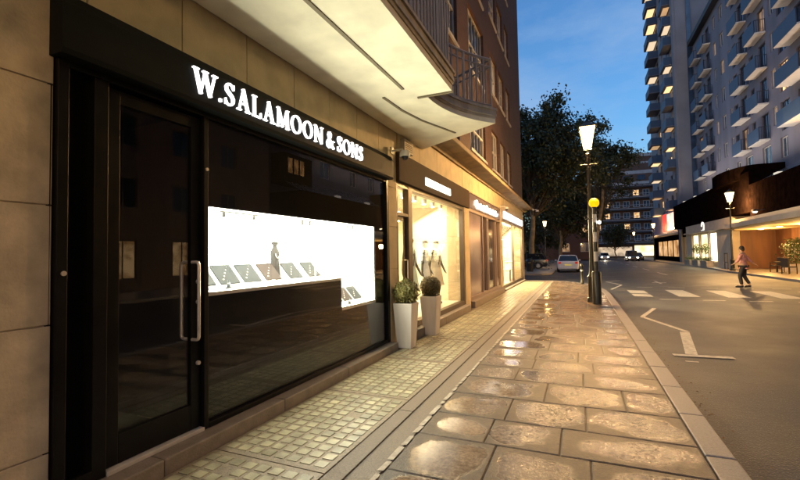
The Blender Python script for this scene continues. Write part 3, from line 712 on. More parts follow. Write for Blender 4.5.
for i, y_ in enumerate((2.92, 3.24, 3.56, 3.9, 4.32, 4.72)):
    tray((F-.33, y_, 1.2955), M_GREY if i != 3 else M_BROWNV, ('slate grey' if i != 3 else 'brown')+' jewellery tray on white wedge '+where[i], 'jewellery trays on the upper ledge', 1.17)
for i, y_ in enumerate((5.25, 5.55, 5.85)):
    tray((F-.30, y_, .8855), M_BROWNV if i < 2 else M_GREY, ['brown jewellery tray at the left of the lower display ledge', 'brown jewellery tray in the middle of the lower display ledge', 'grey jewellery tray at the right of the lower display ledge'][i], 'jewellery trays on the lower ledge', 1.1)
def bust(loc, h, label, m_):
    t = thing('necklace_bust', label, 'display bust', loc)
    g = MB(); s_ = h/.46
    g.lathe([(.08, 0), (.085, .02), (.07, .05), (.062, .15), (.06, .24), (.066, .31), (.062, .35), (.035, .385), (.026, .41), (.05, .43), (.055, .45), (.002, .462)], (0, 0, 0), 18, .6, 1)
    g.v = [(x*s_, y_*s_, z*s_) for x, y_, z in g.v]; g.build('form', m_, t, smooth=True, local=True)
    g = MB(); pts = [(s_*(.042), s_*.035*math.sin(a), s_*(.33-.06*math.cos(a))) for a in [x_*.35-1.4 for x_ in range(9)]]; g.tube(pts, .006, 6); g.build('necklace', M_STEEL, t, local=True)
bust((F-.42, 4.11, 1.2955), .50, 'tall pale grey necklace bust standing at the middle of the white display', mat('grey_linen', (.03, .03, .03), .8, bump=.2))
bust((F-.58, 3.72, 1.2955), .2, 'small brown rounded neck form between the trays on the display ledge', M_BROWNV)
bust((F-.40, 5.7, .8855), .2, 'small brown neck form on the lower display ledge', M_BROWNV)

def small_item(kind_, loc, label, m_):
    t = thing(kind_, label, kind_.replace('_', ' '), loc)
    g = MB()
    if kind_ == 'ring_stand': g.lathe([(.028, 0), (.03, .008), (.018, .012), (.011, .07), (.004, .085)], (0, 0, 0), 12)
    elif kind_ == 'watch_box': g.box(-.05, .05, -.05, .05, 0, .045); g.add([(-.05, -.05, .046), (-.05, .05, .046), (-.085, .05, .13), (-.085, -.05, .13), (-.06, -.05, .05), (-.06, .05, .05), (-.095, .05, .13), (-.095, -.05, .13)], [(0, 1, 2, 3), (7, 6, 5, 4), (0, 4, 5, 1), (3, 2, 6, 7), (0, 3, 7, 4), (1, 5, 6, 2)])
    else: g.add([(.012, -.03, 0), (.012, .03, 0), (-.004, .03, .045), (-.004, -.03, .045), (-.02, -.03, 0), (-.02, .03, 0)], [(0, 1, 2, 3), (3, 2, 5, 4), (0, 3, 4), (1, 5, 2), (0, 4, 5, 1)])
    g.build('form', m_, t, local=True)
    g = MB()
    if kind_ == 'ring_stand': g.tube([(.013*math.cos(a*.7), .013*math.sin(a*.7), .05) for a in range(10)], .003, 5)
    elif kind_ == 'watch_box': g.ball((0, 0, .055), .022, 10, 1, 1, .35)
    else: g.box(.004, .0055, -.015, .015, .018, .022)
    g.build('jewel' if kind_ != 'price_card' else 'print', M_STEEL if kind_ != 'price_card' else M_GREY, t, local=True)
small_item('ring_stand', (F-.12, 3.08, 1.303), 'slim dark ring cone between the first two trays', M_GREY)
small_item('ring_stand', (F-.55, 3.40, 1.2955), 'dark ring cone behind the second and third trays', M_GREY)
small_item('watch_box', (F-.58, 3.05, 1.2955), 'open brown watch box behind the trays nearest the door', M_BROWNV)
small_item('watch_box', (F-.55, 4.5, 1.2955), 'open grey watch box right of the tall bust', M_GREY)
small_item('watch_box', (F-.55, 4.9, 1.2955), 'open brown watch box at the right end of the upper ledge', M_BROWNV)
small_item('price_card', (F-.11, 3.72, 1.303), 'small folded card in front of the brown tray', M_WHITEDISP)
small_item('ring_stand', (F-.12, 5.4, .8865), 'dark ring cone on the lower display ledge', M_GREY)
# ================================================================== SHOP 2 (cream fashion shop)
M_DKFR = mat('dark_bronze_frame', (.07, .05, .035), .4, metal=.2, var=.2, bump=.05)
M_BRFAS = mat('brown_fascia', (.06, .04, .03), .7, var=.15, scale=4, bump=.04, spec=.05)
M_CREAM = mat('cream_wall', (.82, .75, .58), .7, var=.05, scale=2, bump=.05)
s2 = thing('fashion_shopfront', 'brown framed fashion shopfront with cream lit window behind the two planters', 'shopfront', (F, 9.3, .1))
g = MB(); g.box(F-.1, F+.09, 6.875, 12.15, 2.95, 3.48); g.build('fascia', M_BRFAS, s2, bevel=.01)
g = MB()
g.box(F-.1, F+.02, 6.865, 6.95, .16, 2.945).box(F-.1, F+.02, 7.46, 7.66, .16, 2.945).box(F-.1, F+.02, 11.58, 11.715, .16, 2.945)
g.box(F-.1, F+.015, 6.95, 11.58, 2.86, 2.945).box(F-.1, F+.018, 7.66, 11.58, .16, .27).box(F-.1, F+.012, 6.95, 7.46, 2.33, 2.39)
g.build('frame', M_DKFR, s2, bevel=.004)
g = MB(); g.box(F-.05, F-.04, 7.66, 11.58, .27, 2.86); g.build('window_pane', M_GLASS, s2)
g = MB(); g.box(F-.05, F-.04, 6.95, 7.46, 2.39, 2.86); g.build('transom_pane', M_GLASS, s2)
g = MB(); g.box(F-.08, F-.04, 6.955, 7.02, .17, 2.325).box(F-.08, F-.04, 7.39, 7.455, .17, 2.325).box(F-.08, F-.04, 7.02, 7.39, 2.25, 2.325).box(F-.08, F-.04, 7.02, 7.39, .17, .35)
d2_ = g.build('door', M_DKFR, s2)
g = MB(); g.box(F-.06, F-.052, 7.02, 7.39, .35, 2.25); g.build('door_glass', M_GLASS, d2_)
g = MB(); g.tube([(F-.04, 7.36, .8), (F+.03, 7.36, .8), (F+.03, 7.36, 1.5), (F-.04, 7.36, 1.5)], .013, 8); g.build('handle', M_STEEL, d2_, smooth=True)
# lit sign: two glowing letter panels with faint marks
M_S1 = emit('cream_lit_sign', (1, .95, .8), 3.4)
for (a, b) in ((8.26, 9.12), (9.2, 10.1)):
    g = MB(); g.box(F+.091, F+.11, a, b, 3.07, 3.235); so_ = g.build('sign_panel', M_S1, s2, bevel=.004)
    q = a+.08
    while q < b-.1:
        g = MB(); wl = rnd.uniform(.03, .07); g.box(F+.1105, F+.113, q, q+.018, 3.11, 3.195); g.box(F+.1105, F+.1125, q+.018, q+wl, 3.14+rnd.uniform(-.02, .04), 3.156+rnd.uniform(0, .03)); q += wl+.035
        g.build('letter', emit('pale_blue_letter', (.75, .88, .95), 1.6), so_)
g = MB()   # room
g.box(F-4.4, F-4.3, 6.87, 11.9, .1, 3.1); g.box(F-4.3, F-.11, 6.6, 6.855, .1, 3.1); g.box(F-4.3, F-.11, 11.74, 11.9, .1, 3.1); g.box(F-4.3, F-.11, 6.87, 11.73, 3.0, 3.1)
g.build('room_walls', M_CREAM, s2)
g = MB(); g.box(F-4.3, F-.101, 6.87, 11.73, .06, .158); g.build('room_floor', mat('wood_floor', (.35, .22, .12), .35, var=.2), s2)
g = MB(); g.box(F-2.2, F-.15, 7.7, 11.7, .159, .26); g.build('window_platform', mat('white_platform', (.8, .78, .7), .4, bump=0), s2)
g = MB(); g.box(F-2.4, F-2.33, 8.35, 9.05, .26, 2.7); g.build('display_screen', mat('bronze_screen', (.16, .10, .05), .4, var=.3), s2)
g = MB(); g.box(F-2.4, F-2.33, 9.3, 11.7, .26, 3.0); g.build('display_screen', M_CREAM, s2)
for i in range(7):
    for j in range(2):
        g = MB(); x_, y_ = F-.55-1.3*j, 7.2+i*.68
        g.lathe([(.05, -.12), (.055, -.1), (.06, 0)], (x_, y_, 3.0), 12); sp = g.build('spotlight', M_WHITE, s2, smooth=True)
        g = MB(); g.lathe([(.045, -.005), (.045, 0)], (x_, y_, 2.879), 12); g.build('lamp', emit('spot_lamp', (1, .82, .5), 60), sp)
light('fashion_shop_lamp', 'AREA', (F-1.0, 9.5, 2.85), 330, (1, .76, .42), s2, 1.2, (0, R(-25), 0), 4.2)
light('added_mannequin_fill', 'AREA', (F-.16, 9.6, 2.78), 45, (1, .85, .6), s2, .1, (0, R(28), 0), 3.6)  # fill added at the pane to brighten the mannequins
g = MB(); g.lathe([(.02, 0), (.13, -.06), (.17, -.22), (.12, -.34), (.02, -.36)], (F-.8, 7.95, 2.78), 14); g.tube([(F-.8, 7.95, 2.77), (F-.8, 7.95, 3.0)], .008, 6)
g.build('pendant_lamp', emit('yellow_pendant', (1, .62, .06), 2.2), s2, smooth=True)

# ---- figures (skin-modifier bodies)
def skin_mesh(name, joints, edges, m_, parent, levels=2, smooth=True):
    """joints: name -> (x, y, z, radius)"""
    ks = list(joints); me = bpy.data.meshes.new('tmp'); idx = {k_: i for i, k_ in enumerate(ks)}
    me.from_pydata([joints[k_][:3] for k_ in ks], [(idx[a], idx[b]) for a, b in edges], [])
    o = bpy.data.objects.new('tmp', me); COL.objects.link(o)
    sk = o.modifiers.new('skin', 'SKIN'); ss = o.modifiers.new('sub', 'SUBSURF'); ss.levels = ss.render_levels = levels
    for i, k_ in enumerate(ks):
        r_ = joints[k_][3]; rr = r_ if isinstance(r_, tuple) else (r_, r_)
        me.skin_vertices[0].data[i].radius = rr; me.skin_vertices[0].data[i].use_root = (i == 0)
    dg = bpy.context.evaluated_depsgraph_get(); dg.update()
    m2 = bpy.data.meshes.new_from_object(o.evaluated_get(dg)); m2.name = name
    bpy.data.objects.remove(o); m2.materials.clear(); m2.materials.append(m_)
    q = bpy.data.objects.new(name, m2); COL.objects.link(q); q.parent = parent
    for p in m2.polygons: p.use_smooth = True
    return q
def fingers(J, E_, hand, wrist, s_, curl=.3):
    hx, hy, hz = J[hand][:3]; d = Vector(J[hand][:3])-Vector(J[wrist][:3]); d.normalize()
    side = Vector((0, 1, 0)); side = (side-d*side.dot(d)).normalized(); nrm = d.cross(side)
    for i, ln in enumerate((.062, .075, .07, .055)):
        o = Vector((hx, hy, hz))+side*(.027-.018*i); p1 = o+d*ln*.5+nrm*curl*.02; p2 = o+d*ln*.95+nrm*curl*.05
        for nm, p, r_ in (('a', p1, .0085), ('b', p2, .0065)): J['%s_f%d%s' % (hand, i, nm)] = (*p, r_)
        E_ += [(hand, '%s_f%da' % (hand, i)), ('%s_f%da' % (hand, i), '%s_f%db' % (hand, i))]
    b = Vector(J[wrist][:3])+d*.02+side*.03; p2 = b+d*.05+side*.022
    J[hand+'_t0'] = (*b, .012); J[hand+'_t1'] = (*p2, .008); E_ += [(wrist, hand+'_t0'), (hand+'_t0', hand+'_t1')]
def body_joints(armL, armR, legL, legR, lean=0):
    """x forward, y left; arms: elbow, wrist, hand; legs: knee, ankle, toe"""
    J = {'pelvis': (0, 0, .95, (.15, .11)), 'waist': (lean*.3, 0, 1.10, (.13, .10)), 'chest': (lean*.7, 0, 1.30, (.165, .115)), 'collar': (lean, 0, 1.46, (.12, .08)), 'neck': (lean+.01, 0, 1.53, .052), 'skull': (lean+.03, 0, 1.62, (.072, .085)), 'crown': (lean+.025, 0, 1.71, (.062, .075))}
    E_ = [('pelvis', 'waist'), ('waist', 'chest'), ('chest', 'collar'), ('collar', 'neck'), ('neck', 'skull'), ('skull', 'crown')]
    for s_, arm, leg, n_ in ((1, armL, legL, 'L'), (-1, armR, legR, 'R')):
        J['sh'+n_] = (lean, s_*.17, 1.43, .058); J['el'+n_] = (*arm[0], .042); J['wr'+n_] = (*arm[1], .028); J['ha'+n_] = (*arm[2], (.036, .02))
        J['hip'+n_] = (0, s_*.09, .88, .092); J['kn'+n_] = (*leg[0], .06); J['an'+n_] = (*leg[1], .042); J['to'+n_] = (*leg[2], .036)
        E_ += [('collar', 'sh'+n_), ('sh'+n_, 'el'+n_), ('el'+n_, 'wr'+n_), ('wr'+n_, 'ha'+n_), ('pelvis', 'hip'+n_), ('hip'+n_, 'kn'+n_), ('kn'+n_, 'an'+n_), ('an'+n_, 'to'+n_)]
        fingers(J, E_, 'ha'+n_, 'wr'+n_, s_)
    J['nose'] = (lean+.125, 0, 1.625, .012); J['chin'] = (lean+.09, 0, 1.565, .03); E_ += [('skull', 'nose'), ('neck', 'chin')]
    return J, E_
M_MANN = mat('dark_mannequin', (.05, .045, .04), .3, var=.1, bump=0)
M_DRESS = [mat('white_dress', (.75, .76, .7), .8, bump=.1), mat('mint_dress', (.55, .7, .6), .8, bump=.1), mat('cream_dress', (.7, .62, .45), .8, bump=.1)]
def mannequin(loc, rz, dress, label, h=1.0):
    t = thing('mannequin', label, 'mannequin', loc, 'mannequins in the fashion shop window'); t.rotation_euler[2] = rz; t.scale = (h, h, h)
    J, E_ = body_joints(((.0, .24, 1.16), (.12, .22, .95), (.16, .21, .88)), ((.0, -.26, 1.18), (-.02, -.27, .92), (0, -.26, .84)), ((.02, .1, .5), (0, .1, .1), (.13, .11, .04)), ((.0, -.1, .5), (-.02, -.1, .1), (.1, -.12, .04)))
    skin_mesh('figure', J, E_, M_MANN, t, 1)
    g = MB(); g.lathe([(.30, .52), (.27, .6), (.235, .8), (.205, .95), (.165, 1.08), (.185, 1.25), (.18, 1.4), (.11, 1.49), (.06, 1.51)], (0, 0, 0), 22, .68, 1); g.build('dress', dress, t, smooth=True, local=True)
mannequin((F-.5, 8.75, .26), R(-8), M_DRESS[1], 'dark mannequin in mint top and white skirt nearest the shop door', 1.02)
mannequin((F-.55, 9.85, .26), R(12), M_DRESS[0], 'dark mannequin in white dress in the middle of the fashion window')
mannequin((F-.5, 10.6, .26), R(-14), M_DRESS[2], 'dark mannequin in cream dress furthest from the fashion shop door')
mannequin((F-1.9, 7.35, .16), R(0), M_DRESS[2], 'dark mannequin in cream dress seen through the glazed shop door', .98)
# ---- planters
M_PLANT = mat('white_planter', (.62, .58, .54), .5, var=.16, scale=5, streak=True, bump=.05)
M_LEAFB = mat('box_leaf', (.12, .11, .03), .5, var=.45, scale=12, bump=0)
def leaf_cloud(n, fn, size, seed=1, jit=.5):
    r_ = random.Random(seed); g = MB()
    for _ in range(n):
        c, nrm = fn(r_); c = Vector(c); nrm = Vector(nrm)
        nn = (nrm + Vector((r_.gauss(0, jit), r_.gauss(0, jit), r_.gauss(0, jit)))).normalized()
        a = nn.cross(Vector((r_.random(), r_.random(), r_.random()+.01))).normalized(); b = nn.cross(a); s_ = size*r_.uniform(.6, 1.3)
        g.quad(c-a*s_, c+b*s_*.5, c+a*s_, c-b*s_*.5)
    return g
def planter(loc, label, ball_r, ragged, rz=0, m_leaf=None):
    t = thing('planter', label, 'planter', loc, 'square white planters by the shop'); t.rotation_euler[2] = rz
    g = MB(); z1 = .77; a0, a1 = .125, .175
    g.frustum(0, 0, 0, z1, a0, a1); g.build('pot', M_PLANT, t, bevel=.008, local=True)
    g = MB(); g.frustum(0, 0, z1-.03, z1+.004, a1-.02, a1-.02); g.build('soil', mat('soil', (.03, .022, .015), .9), t, local=True)
    g = MB(); g.tube([(0, 0, z1), (.01, 0, z1+ball_r*1.0)], .02, 8); g.build('stem', mat('bark_small', (.08, .06, .04), .8), t, local=True)
    def fn(r_):
        v = Vector((r_.gauss(0, 1), r_.gauss(0, 1), r_.gauss(0, 1))).normalized(); k_ = r_.uniform(.82, 1.02 + (.14 if ragged else 0)) if r_.random() < .85 else r_.uniform(.3, .9)
        if ragged: k_ *= 1+.12*math.sin(v.x*7+1)*math.cos(v.z*6)
        return (v*ball_r*k_+Vector((0, 0, z1+ball_r*.86))), v
    leaf_cloud(5200, fn, .0125 if not ragged else .017, 5 if ragged else 6).build('foliage', m_leaf or M_LEAFB, t, local=True)
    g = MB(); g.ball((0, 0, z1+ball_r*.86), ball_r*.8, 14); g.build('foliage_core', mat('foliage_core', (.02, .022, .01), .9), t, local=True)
planter((-2.80, 6.72, 0), 'white square planter with loose leafy box bush, nearer one by the black shop', .205, True)
planter((-2.78, 7.98, 0), 'white square planter with tightly clipped round box ball, further one', .215, False, m_leaf=mat('box_leaf_brown', (.13, .10, .035), .5, var=.4, scale=14, bump=0))

# ================================================================== SHOP 3 and 4
M_MAUVE = mat('mauve_metal_panel', (.32, .25, .25), .22, metal=.6, var=.12, scale=1.5, bump=.04, bscale=6)
s3 = thing('panelled_shopfront', 'closed shopfront of mauve metal panels and dark glass with small lit script sign', 'shopfront', (F, 15, .1))
g = MB(); g.box(F-.1, F+.03, 12.3, 17.7, 3.0, 3.46); g.build('fascia', M_MAUVE, s3, bevel=.01)
MB().box(F-.12, F-.04, 12.3, 14.25, .18, 2.99).build('panel', M_MAUVE, s3); MB().box(F-.12, F-.04, 16.85, 17.7, .18, .62).build('panel', M_MAUVE, s3)
g = MB()
for a in (12.3, 14.25, 15.0, 15.2, 16.8, 17.62): g.box(F-.1, F+.005, a, a+.08, .18, 2.99)
g.box(F-.1, F+.003, 12.38, 17.62, 2.9, 2.99).box(F-.1, F+.003, 12.38, 17.62, .18, .28)
g.build('frame', mat('mauve_frame', (.30, .23, .20), .35, metal=.4, var=.1), s3)
g = MB(); g.box(F-.09, F-.08, 14.33, 15.0, .28, 2.9).box(F-.09, F-.08, 15.28, 16.8, .28, 2.9).box(F-.09, F-.08, 16.88, 17.62, .62, 2.9); g.build('window_pane', mat('smoked_glass', (.05, .035, .025), .1, var=.5, scale=1.2, bump=.05, bscale=2.5), s3)
g = MB(); g.box(F-.6, F-.13, 12.3, 17.7, .0, 3.4); g.build('backing', M_FRAME, s3)
# script sign: a running hand of joined loops
M_S2 = emit('warm_script_sign', (1, .93, .75), 4.2)
g = MB(); pts = []
Y0, Y1 = 13.15, 16.9
for i in range(110):
    t = i/109; y_ = Y0+(Y1-Y0)*t; z = 3.17+.075*math.sin(t*44)+(.06 if i < 8 or 44 < i < 54 else 0)*math.sin(t*60)**2; pts.append((F+.05, y_+.05*math.cos(t*44), z))
g.tube(pts, .038, 6); g.build('script_sign', M_S2, s3, smooth=True)
s4 = thing('bright_corner_shopfront', 'brightly lit corner shopfront at the end of the row with bluish white sign', 'shopfront', (F, 21.6, .1))
g = MB(); g.box(F-.1, F+.04, 18.11, 25.14, 3.1, 3.49); g.build('fascia', mat('grey_fascia', (.35, .33, .33), .5), s4, bevel=.01)
g = MB(); g.box(F+.045, F+.10, 18.5, 24.7, 3.14, 3.44); sg4 = g.build('sign_panel', emit('blue_white_sign', (.82, .86, 1), 4.0), s4, bevel=.02)
q = 18.8
while q < 24.3:
    g = MB(); wl = rnd.uniform(.16, .34); g.box(F+.101, F+.106, q, q+.06, 3.2, 3.38); g.box(F+.101, F+.105, q+.06, q+wl, 3.26, 3.31); q += wl+.14
    g.build('letter', emit('sign_letter_blue', (.45, .5, .95), 1.6), sg4)
g = MB(); g.box(F-.1, F+.01, 18.11, 18.25, .06, 3.09).box(F-.1, F+.01, 25.0, 25.14, .06, 3.09).box(F-.1, F+.008, 18.25, 25.0, .06, .2).box(F-.1, F+.008, 18.25, 25.0, 3.0, 3.09).box(F-.1, F+.008, 21.6, 21.66, .2, 3.0); g.build('frame', M_DKFR, s4)
g = MB(); g.box(F-.06, F-.05, 18.25, 25.0, .2, 3.0); g.build('window_pane', M_GLASS, s4)
g = MB(); g.box(F-1.7, F-1.6, 18.1, 25.1, .05, 3.09); g.build('glowing_back_wall', emit_noise('bright_wall', (1, .84, .55), 4.0, 1.3, dark=(.55, .42, .25)), s4)  # wall itself glows, standing in for the bright lit interior
g = MB(); g.box(F-1.6, F-.11, 17.75, 18.09, .05, 3.09).box(F-1.6, F-.11, 25.16, 25.2, .05, 3.09).box(F-1.6, F-.11, 18.12, 25.12, 3.1, 3.2).box(F-1.6, F-.11, 18.12, 25.12, .02, .1); g.build('room_walls', M_CREAM, s4)
light('corner_shop_lamp', 'AREA', (F-.7, 21.6, 3.0), 2800, (1, .74, .38), s4, 1.0, (0, R(-42), 0), 6.4)
for i, (y_, h) in enumerate(((19.2, .8), (20.3, 1.2), (22.6, .7), (23.9, 1.1))):
    g = MB(); g.box(F-.8, F-.35, y_-.28, y_+.28, .1, h).box(F-.85, F-.3, y_-.33, y_+.33, h, h+.05); g.build('display_plinth', M_WHITEDISP, s4, bevel=.01)

# security cameras, junction box
def cctv(loc, label):
    t = thing('security_camera', label, 'security camera', loc)
    g = MB(); g.tube([(0, 0, 0), (.2, 0, 0), (.24, 0, -.05)], .018, 8); g.box(-.01, .015, -.06, .06, -.06, .06); g.build('bracket', M_WHITE, t, local=True)
    g = MB(); g.lathe([(.07, 0), (.09, -.04), (.095, -.10), (.07, -.10)], (.25, 0, -.03), 16); g.build('housing', M_WHITE, t, smooth=True, local=True)
    g = MB(); g.ball((.25, 0, -.13), .068, 12); g.build('dome', M_DARKPANE, t, smooth=True, local=True)
cctv((F+.03, 6.7, 3.46), 'white dome security camera beside the black shop sign')
cctv((F+.55, 26.25, 4.2), 'white dome security camera at the corner end of the cornice')
cctv((F+.01, 18.0, 3.6), 'small dome security camera between the script sign and corner shop')
t = thing('junction_box', 'small grey vented box above the fashion shop door', 'vent box', (F, 7.35, 3.6))
g = MB(); g.box(F, F+.09, 7.15, 7.6, 3.55, 3.8); bo = g.build('housing', mat('grey_box', (.4, .36, .3), .6), t, bevel=.01)
g = MB()
for i in range(5): g.box(F+.09, F+.097, 7.2, 7.55, 3.59+i*.038, 3.605+i*.038)
g.build('louvre', M_GROOVE, t)

# ================================================================== RIGHT SIDE: hotel, podium, tower
M_HOTEL = mat('mauve_grey_render', (.215, .205, .25), .85, var=.2, streak=True, scale=.6, bump=.3, bscale=12)
M_BALC = mat('blue_grey_balcony', (.045, .085, .16), .6, var=.1, scale=2, bump=.04)
M_SOF2 = mat('pale_balcony_soffit', (.82, .78, .72), .8, var=.08, bump=.05)
M_DKWIN = mat('dark_window_frame', (.035, .035, .045), .5)
M_BLUEPANE = mat('sky_reflecting_pane', (.05, .08, .13), .04, var=.5, scale=.8, bump=.03, bscale=1.5, rvar=.02, spec=1.0)
M_WARMROOM = emit_noise('warm_lit_room', (1, .62, .28), 1.5, 1.6)
M_DIMROOM = emit_noise('curtained_room', (1, .6, .3), .35, 1.6)
HX = 14.5
hotel = thing('hotel_building', 'mauve grey hotel block with stacked blue balconies rising above the dark podium', 'hotel', (HX+6, 48, 0))
bal = [(61.0, 63.4), (57.0, 59.5), (46.4, 48.8), (42.4, 44.9), (34.9, 38.5), (28.6, 31.0)]
doors = [(61.6, 63.2), (59.7, 60.6), (57.5, 59.0), (49.2, 50.3), (47.0, 48.5), (45.2, 46.1), (42.6, 44.0), (38.9, 40.4), (35.6, 37.6), (29.0, 30.8)]
soff = [10.38+2.95*i for i in range(6)]
holes = []
for i, z in enumerate(soff):
    zt = z+2.95-.62
    for (a, b) in doors: holes.append((a, b, z+.14, z+2.35))
    for (a, b) in ((52.7, 53.9), (33.0, 34.2), (55.2, 56.1), (50.75, 51.5), (40.95, 41.8)): holes.append((a, b, z+.9, z+2.4))
for (a, b) in ((39.5, 40.7), (42.4, 44.1), (46.2, 47.9), (49.2, 50.2), (52.6, 53.7), (57.5, 58.8), (61.0, 62.2), (35.6, 37.0), (30.5, 32)): holes.append((a, b, 8.5, 10.05))
g = MB(); grid_wall(g, 27.5, 64.5, 0, 28.3, holes, lambda u, w_, d: (HX+d, u, w_), .28)
g.quad((HX, 27.5, 0), (HX+16, 27.5, 0), (HX+16, 27.5, 28.3), (HX, 27.5, 28.3)); g.quad((HX, 27.5, 28.3), (HX+16, 27.5, 28.3), (HX+16, 64.5, 28.3), (HX, 64.5, 28.3)); g.quad((HX+.29, 27.5, 0), (HX+.29, 64.5, 0), (HX+.29, 64.5, 28), (HX+.29, 27.5, 28))
g.build('wall', M_HOTEL, hotel)
def window(parent, put, a, b, z0, z1, fm, pm, t=.07, mull=1, nm='window'):
    """put(u, w, d): plane mapping; d positive goes into the wall"""
    def bx(g, u0, u1, w0, w1, d0, d1):
        P = [put(u, w_, d) for d in (d0, d1) for (u, w_) in ((u0, w0), (u1, w0), (u1, w1), (u0, w1))]
        g.add(P, [(0, 1, 2, 3), (7, 6, 5, 4), (0, 4, 5, 1), (1, 5, 6, 2), (2, 6, 7, 3), (3, 7, 4, 0)])
    g = MB(); d0, d1 = .12, .2
    bx(g, a, a+t, z0, z1, d0, d1); bx(g, b-t, b, z0, z1, d0, d1); bx(g, a+t, b-t, z1-t, z1, d0, d1); bx(g, a+t, b-t, z0, z0+t, d0, d1)
    for i in range(mull): u = a+(b-a)*(i+1)/(mull+1); bx(g, u-t*.4, u+t*.4, z0+t, z1-t, d0+.01, d1)
    fo = g.build(nm, fm, parent)
    g = MB(); bx(g, a+t*.5, b-t*.5, z0+t*.5, z1-t*.5, .16, .17); g.build('pane', pm, fo)
    return fo
put_h = lambda u, w_, d: (HX+d, u, w_)
for (a, b, c, d) in holes:
    near_lit = (abs(a-38.9) < .01 and 13.2 < c < 13.9)
    pm = M_WARMROOM if near_lit else (M_DIMROOM if rnd.random() < .14 else M_BLUEPANE)
    window(hotel, put_h, a, b, c, d, M_DKWIN if d-c > 1.7 else M_WHITE, pm)
for z in soff:
    for (a, b) in bal:
        g = MB(); xf = HX-.95 if b-a > 3 else HX-.75
        g.box(xf, HX-.002, a, b, z, z+.12); bo = g.build('balcony', M_SOF2, hotel)
        g = MB(); g.box(xf-.03, xf+.01, a, b, z+.02, z+1.12); g.build('front_panel', M_BALC, bo)
        for y_ in (a, b):
            g = MB(); n_ = 6
            for i in range(n_): x_ = xf+.03+(HX-xf-.06)*i/(n_-1); g.box(x_-.012, x_+.012, y_-.012, y_+.012, z+.12, z+1.1)
            g.box(xf, HX-.003, y_-.02, y_+.02, z+1.1, z+1.14)
            g.build('side_rail', M_DKWIN, bo)
g = MB(); g.box(HX-.6, HX+.3, 27.5, 64.5, 28.31, 28.9); g.build('eave', mat('dark_eave', (.03, .03, .035), .6), hotel)
g = MB(); g.add([(HX-.1, 27.5, 28.91), (HX-.1, 64.5, 28.91), (HX+2.5, 64.5, 33), (HX+2.5, 27.5, 33), (HX+16, 27.5, 33), (HX+16, 64.5, 33), (HX+16, 27.5, 28.91), (HX+16, 64.5, 28.91)], [(0, 1, 2, 3), (3, 2, 5, 4), (0, 3, 4, 6), (1, 7, 5, 2)])
rf = g.build('roof', M_BALC, hotel)
g = MB()
for i in range(24): y_ = 28+i*1.55; g.add([(HX-.12, y_, 28.95), (HX-.12, y_+.12, 28.95), (HX+2.4, y_+.12, 33), (HX+2.4, y_, 33)], [(0, 1, 2, 3)])
g.build('roof_rib', M_DKWIN, rf)

# podium and ground floor shops
PX_ = 11.6
M_DKPOD = mat('dark_brown_cladding', (.008, .0045, .0035), .9, var=.5, scale=2.5, bump=.2, bscale=15, spec=0.0)
M_STN2 = mat('pale_portland_stone', (.55, .47, .39), .7, var=.12, scale=1.5, bump=.2, bscale=20)
pod = thing('podium_building', 'dark brown clad podium with stone shop base and pale curved canopy on the right', 'podium building', (13, 42, 0))
g = MB(); g.box(PX_, HX-.002, 38.0, 64.4, 4.3, 7.3)
nb = int((64.4-38)/.55)
for i in range(nb): y_ = 38.1+i*.55; g.box(PX_-.003, PX_, y_, y_+.1, 4.35, 7.2)
g.box(PX_+.0, HX-.003, 24.0, 37.998, 3.85, 6.3)
for i in range(25): y_ = 24.1+i*.55; g.box(PX_-.003, PX_, y_, y_+.1, 3.9, 6.2)
g.build('cladding', M_DKPOD, pod)
g = MB()   # bulging drum on the podium corner
pts = []
for i in range(17):
    t = math.pi*i/16; pts.append((PX_+.9-1.5*math.sin(t), 43.2-4.2*math.cos(t)))
g.prism([(PX_+2.5, 39.0)] + pts + [(PX_+2.5, 47.4)], 6.9, 7.95, 'z'); g.build('roof_drum', M_DKPOD, pod)
g = MB(); g.add([(PX_+.3, 47.5, 7.32), (PX_+.3, 64.3, 7.32), (HX-.02, 64.3, 8.35), (HX-.02, 47.5, 8.35)], [(0, 1, 2, 3)]); g.build('skylight', M_BLUEPANE, pod); g = MB()
g.add([(PX_+.3, 24, 6.32), (PX_+.3, 38, 6.32), (HX-.02, 38, 7.75), (HX-.02, 24, 7.75)], [(0, 1, 2, 3)])
g.build('skylight', M_BLUEPANE, pod)
g = MB()
for i in range(30):
    y_ = 47.6+i*.56
    if y_ < 64.2: g.add([(PX_+.3, y_, 7.36), (PX_+.3, y_+.07, 7.36), (HX-.03, y_+.07, 8.39), (HX-.03, y_, 8.39)], [(0, 1, 2, 3)])
    y_ = 24.2+i*.56
    if y_ < 37.9: g.add([(PX_+.3, y_, 6.36), (PX_+.3, y_+.07, 6.36), (HX-.03, y_+.07, 7.79), (HX-.03, y_, 7.79)], [(0, 1, 2, 3)])
g.build('skylight_bar', M_WHITE, pod)
for q in range(7):  # glowing boxes added to go with the facade fill
    y_ = 29.5+q*5.2; zr = 6.35 if y_ < 38 else 7.35
    if 38.5 < y_ < 47.5: continue
    g = MB(); g.box(12.0, 12.3, y_-.3, y_+.3, zr, zr+.25); g.build('added_uplight_box', emit('uplight_box_glow', (1, .85, .68), .6), pod, bevel=.02)
light('added_facade_fill', 'AREA', (12.1, 46, 8.75), 550, (1, .86, .74), pod, .3, (R(180), R(12), 0), 33)  # upward fill added to brighten the hotel balcony soffits
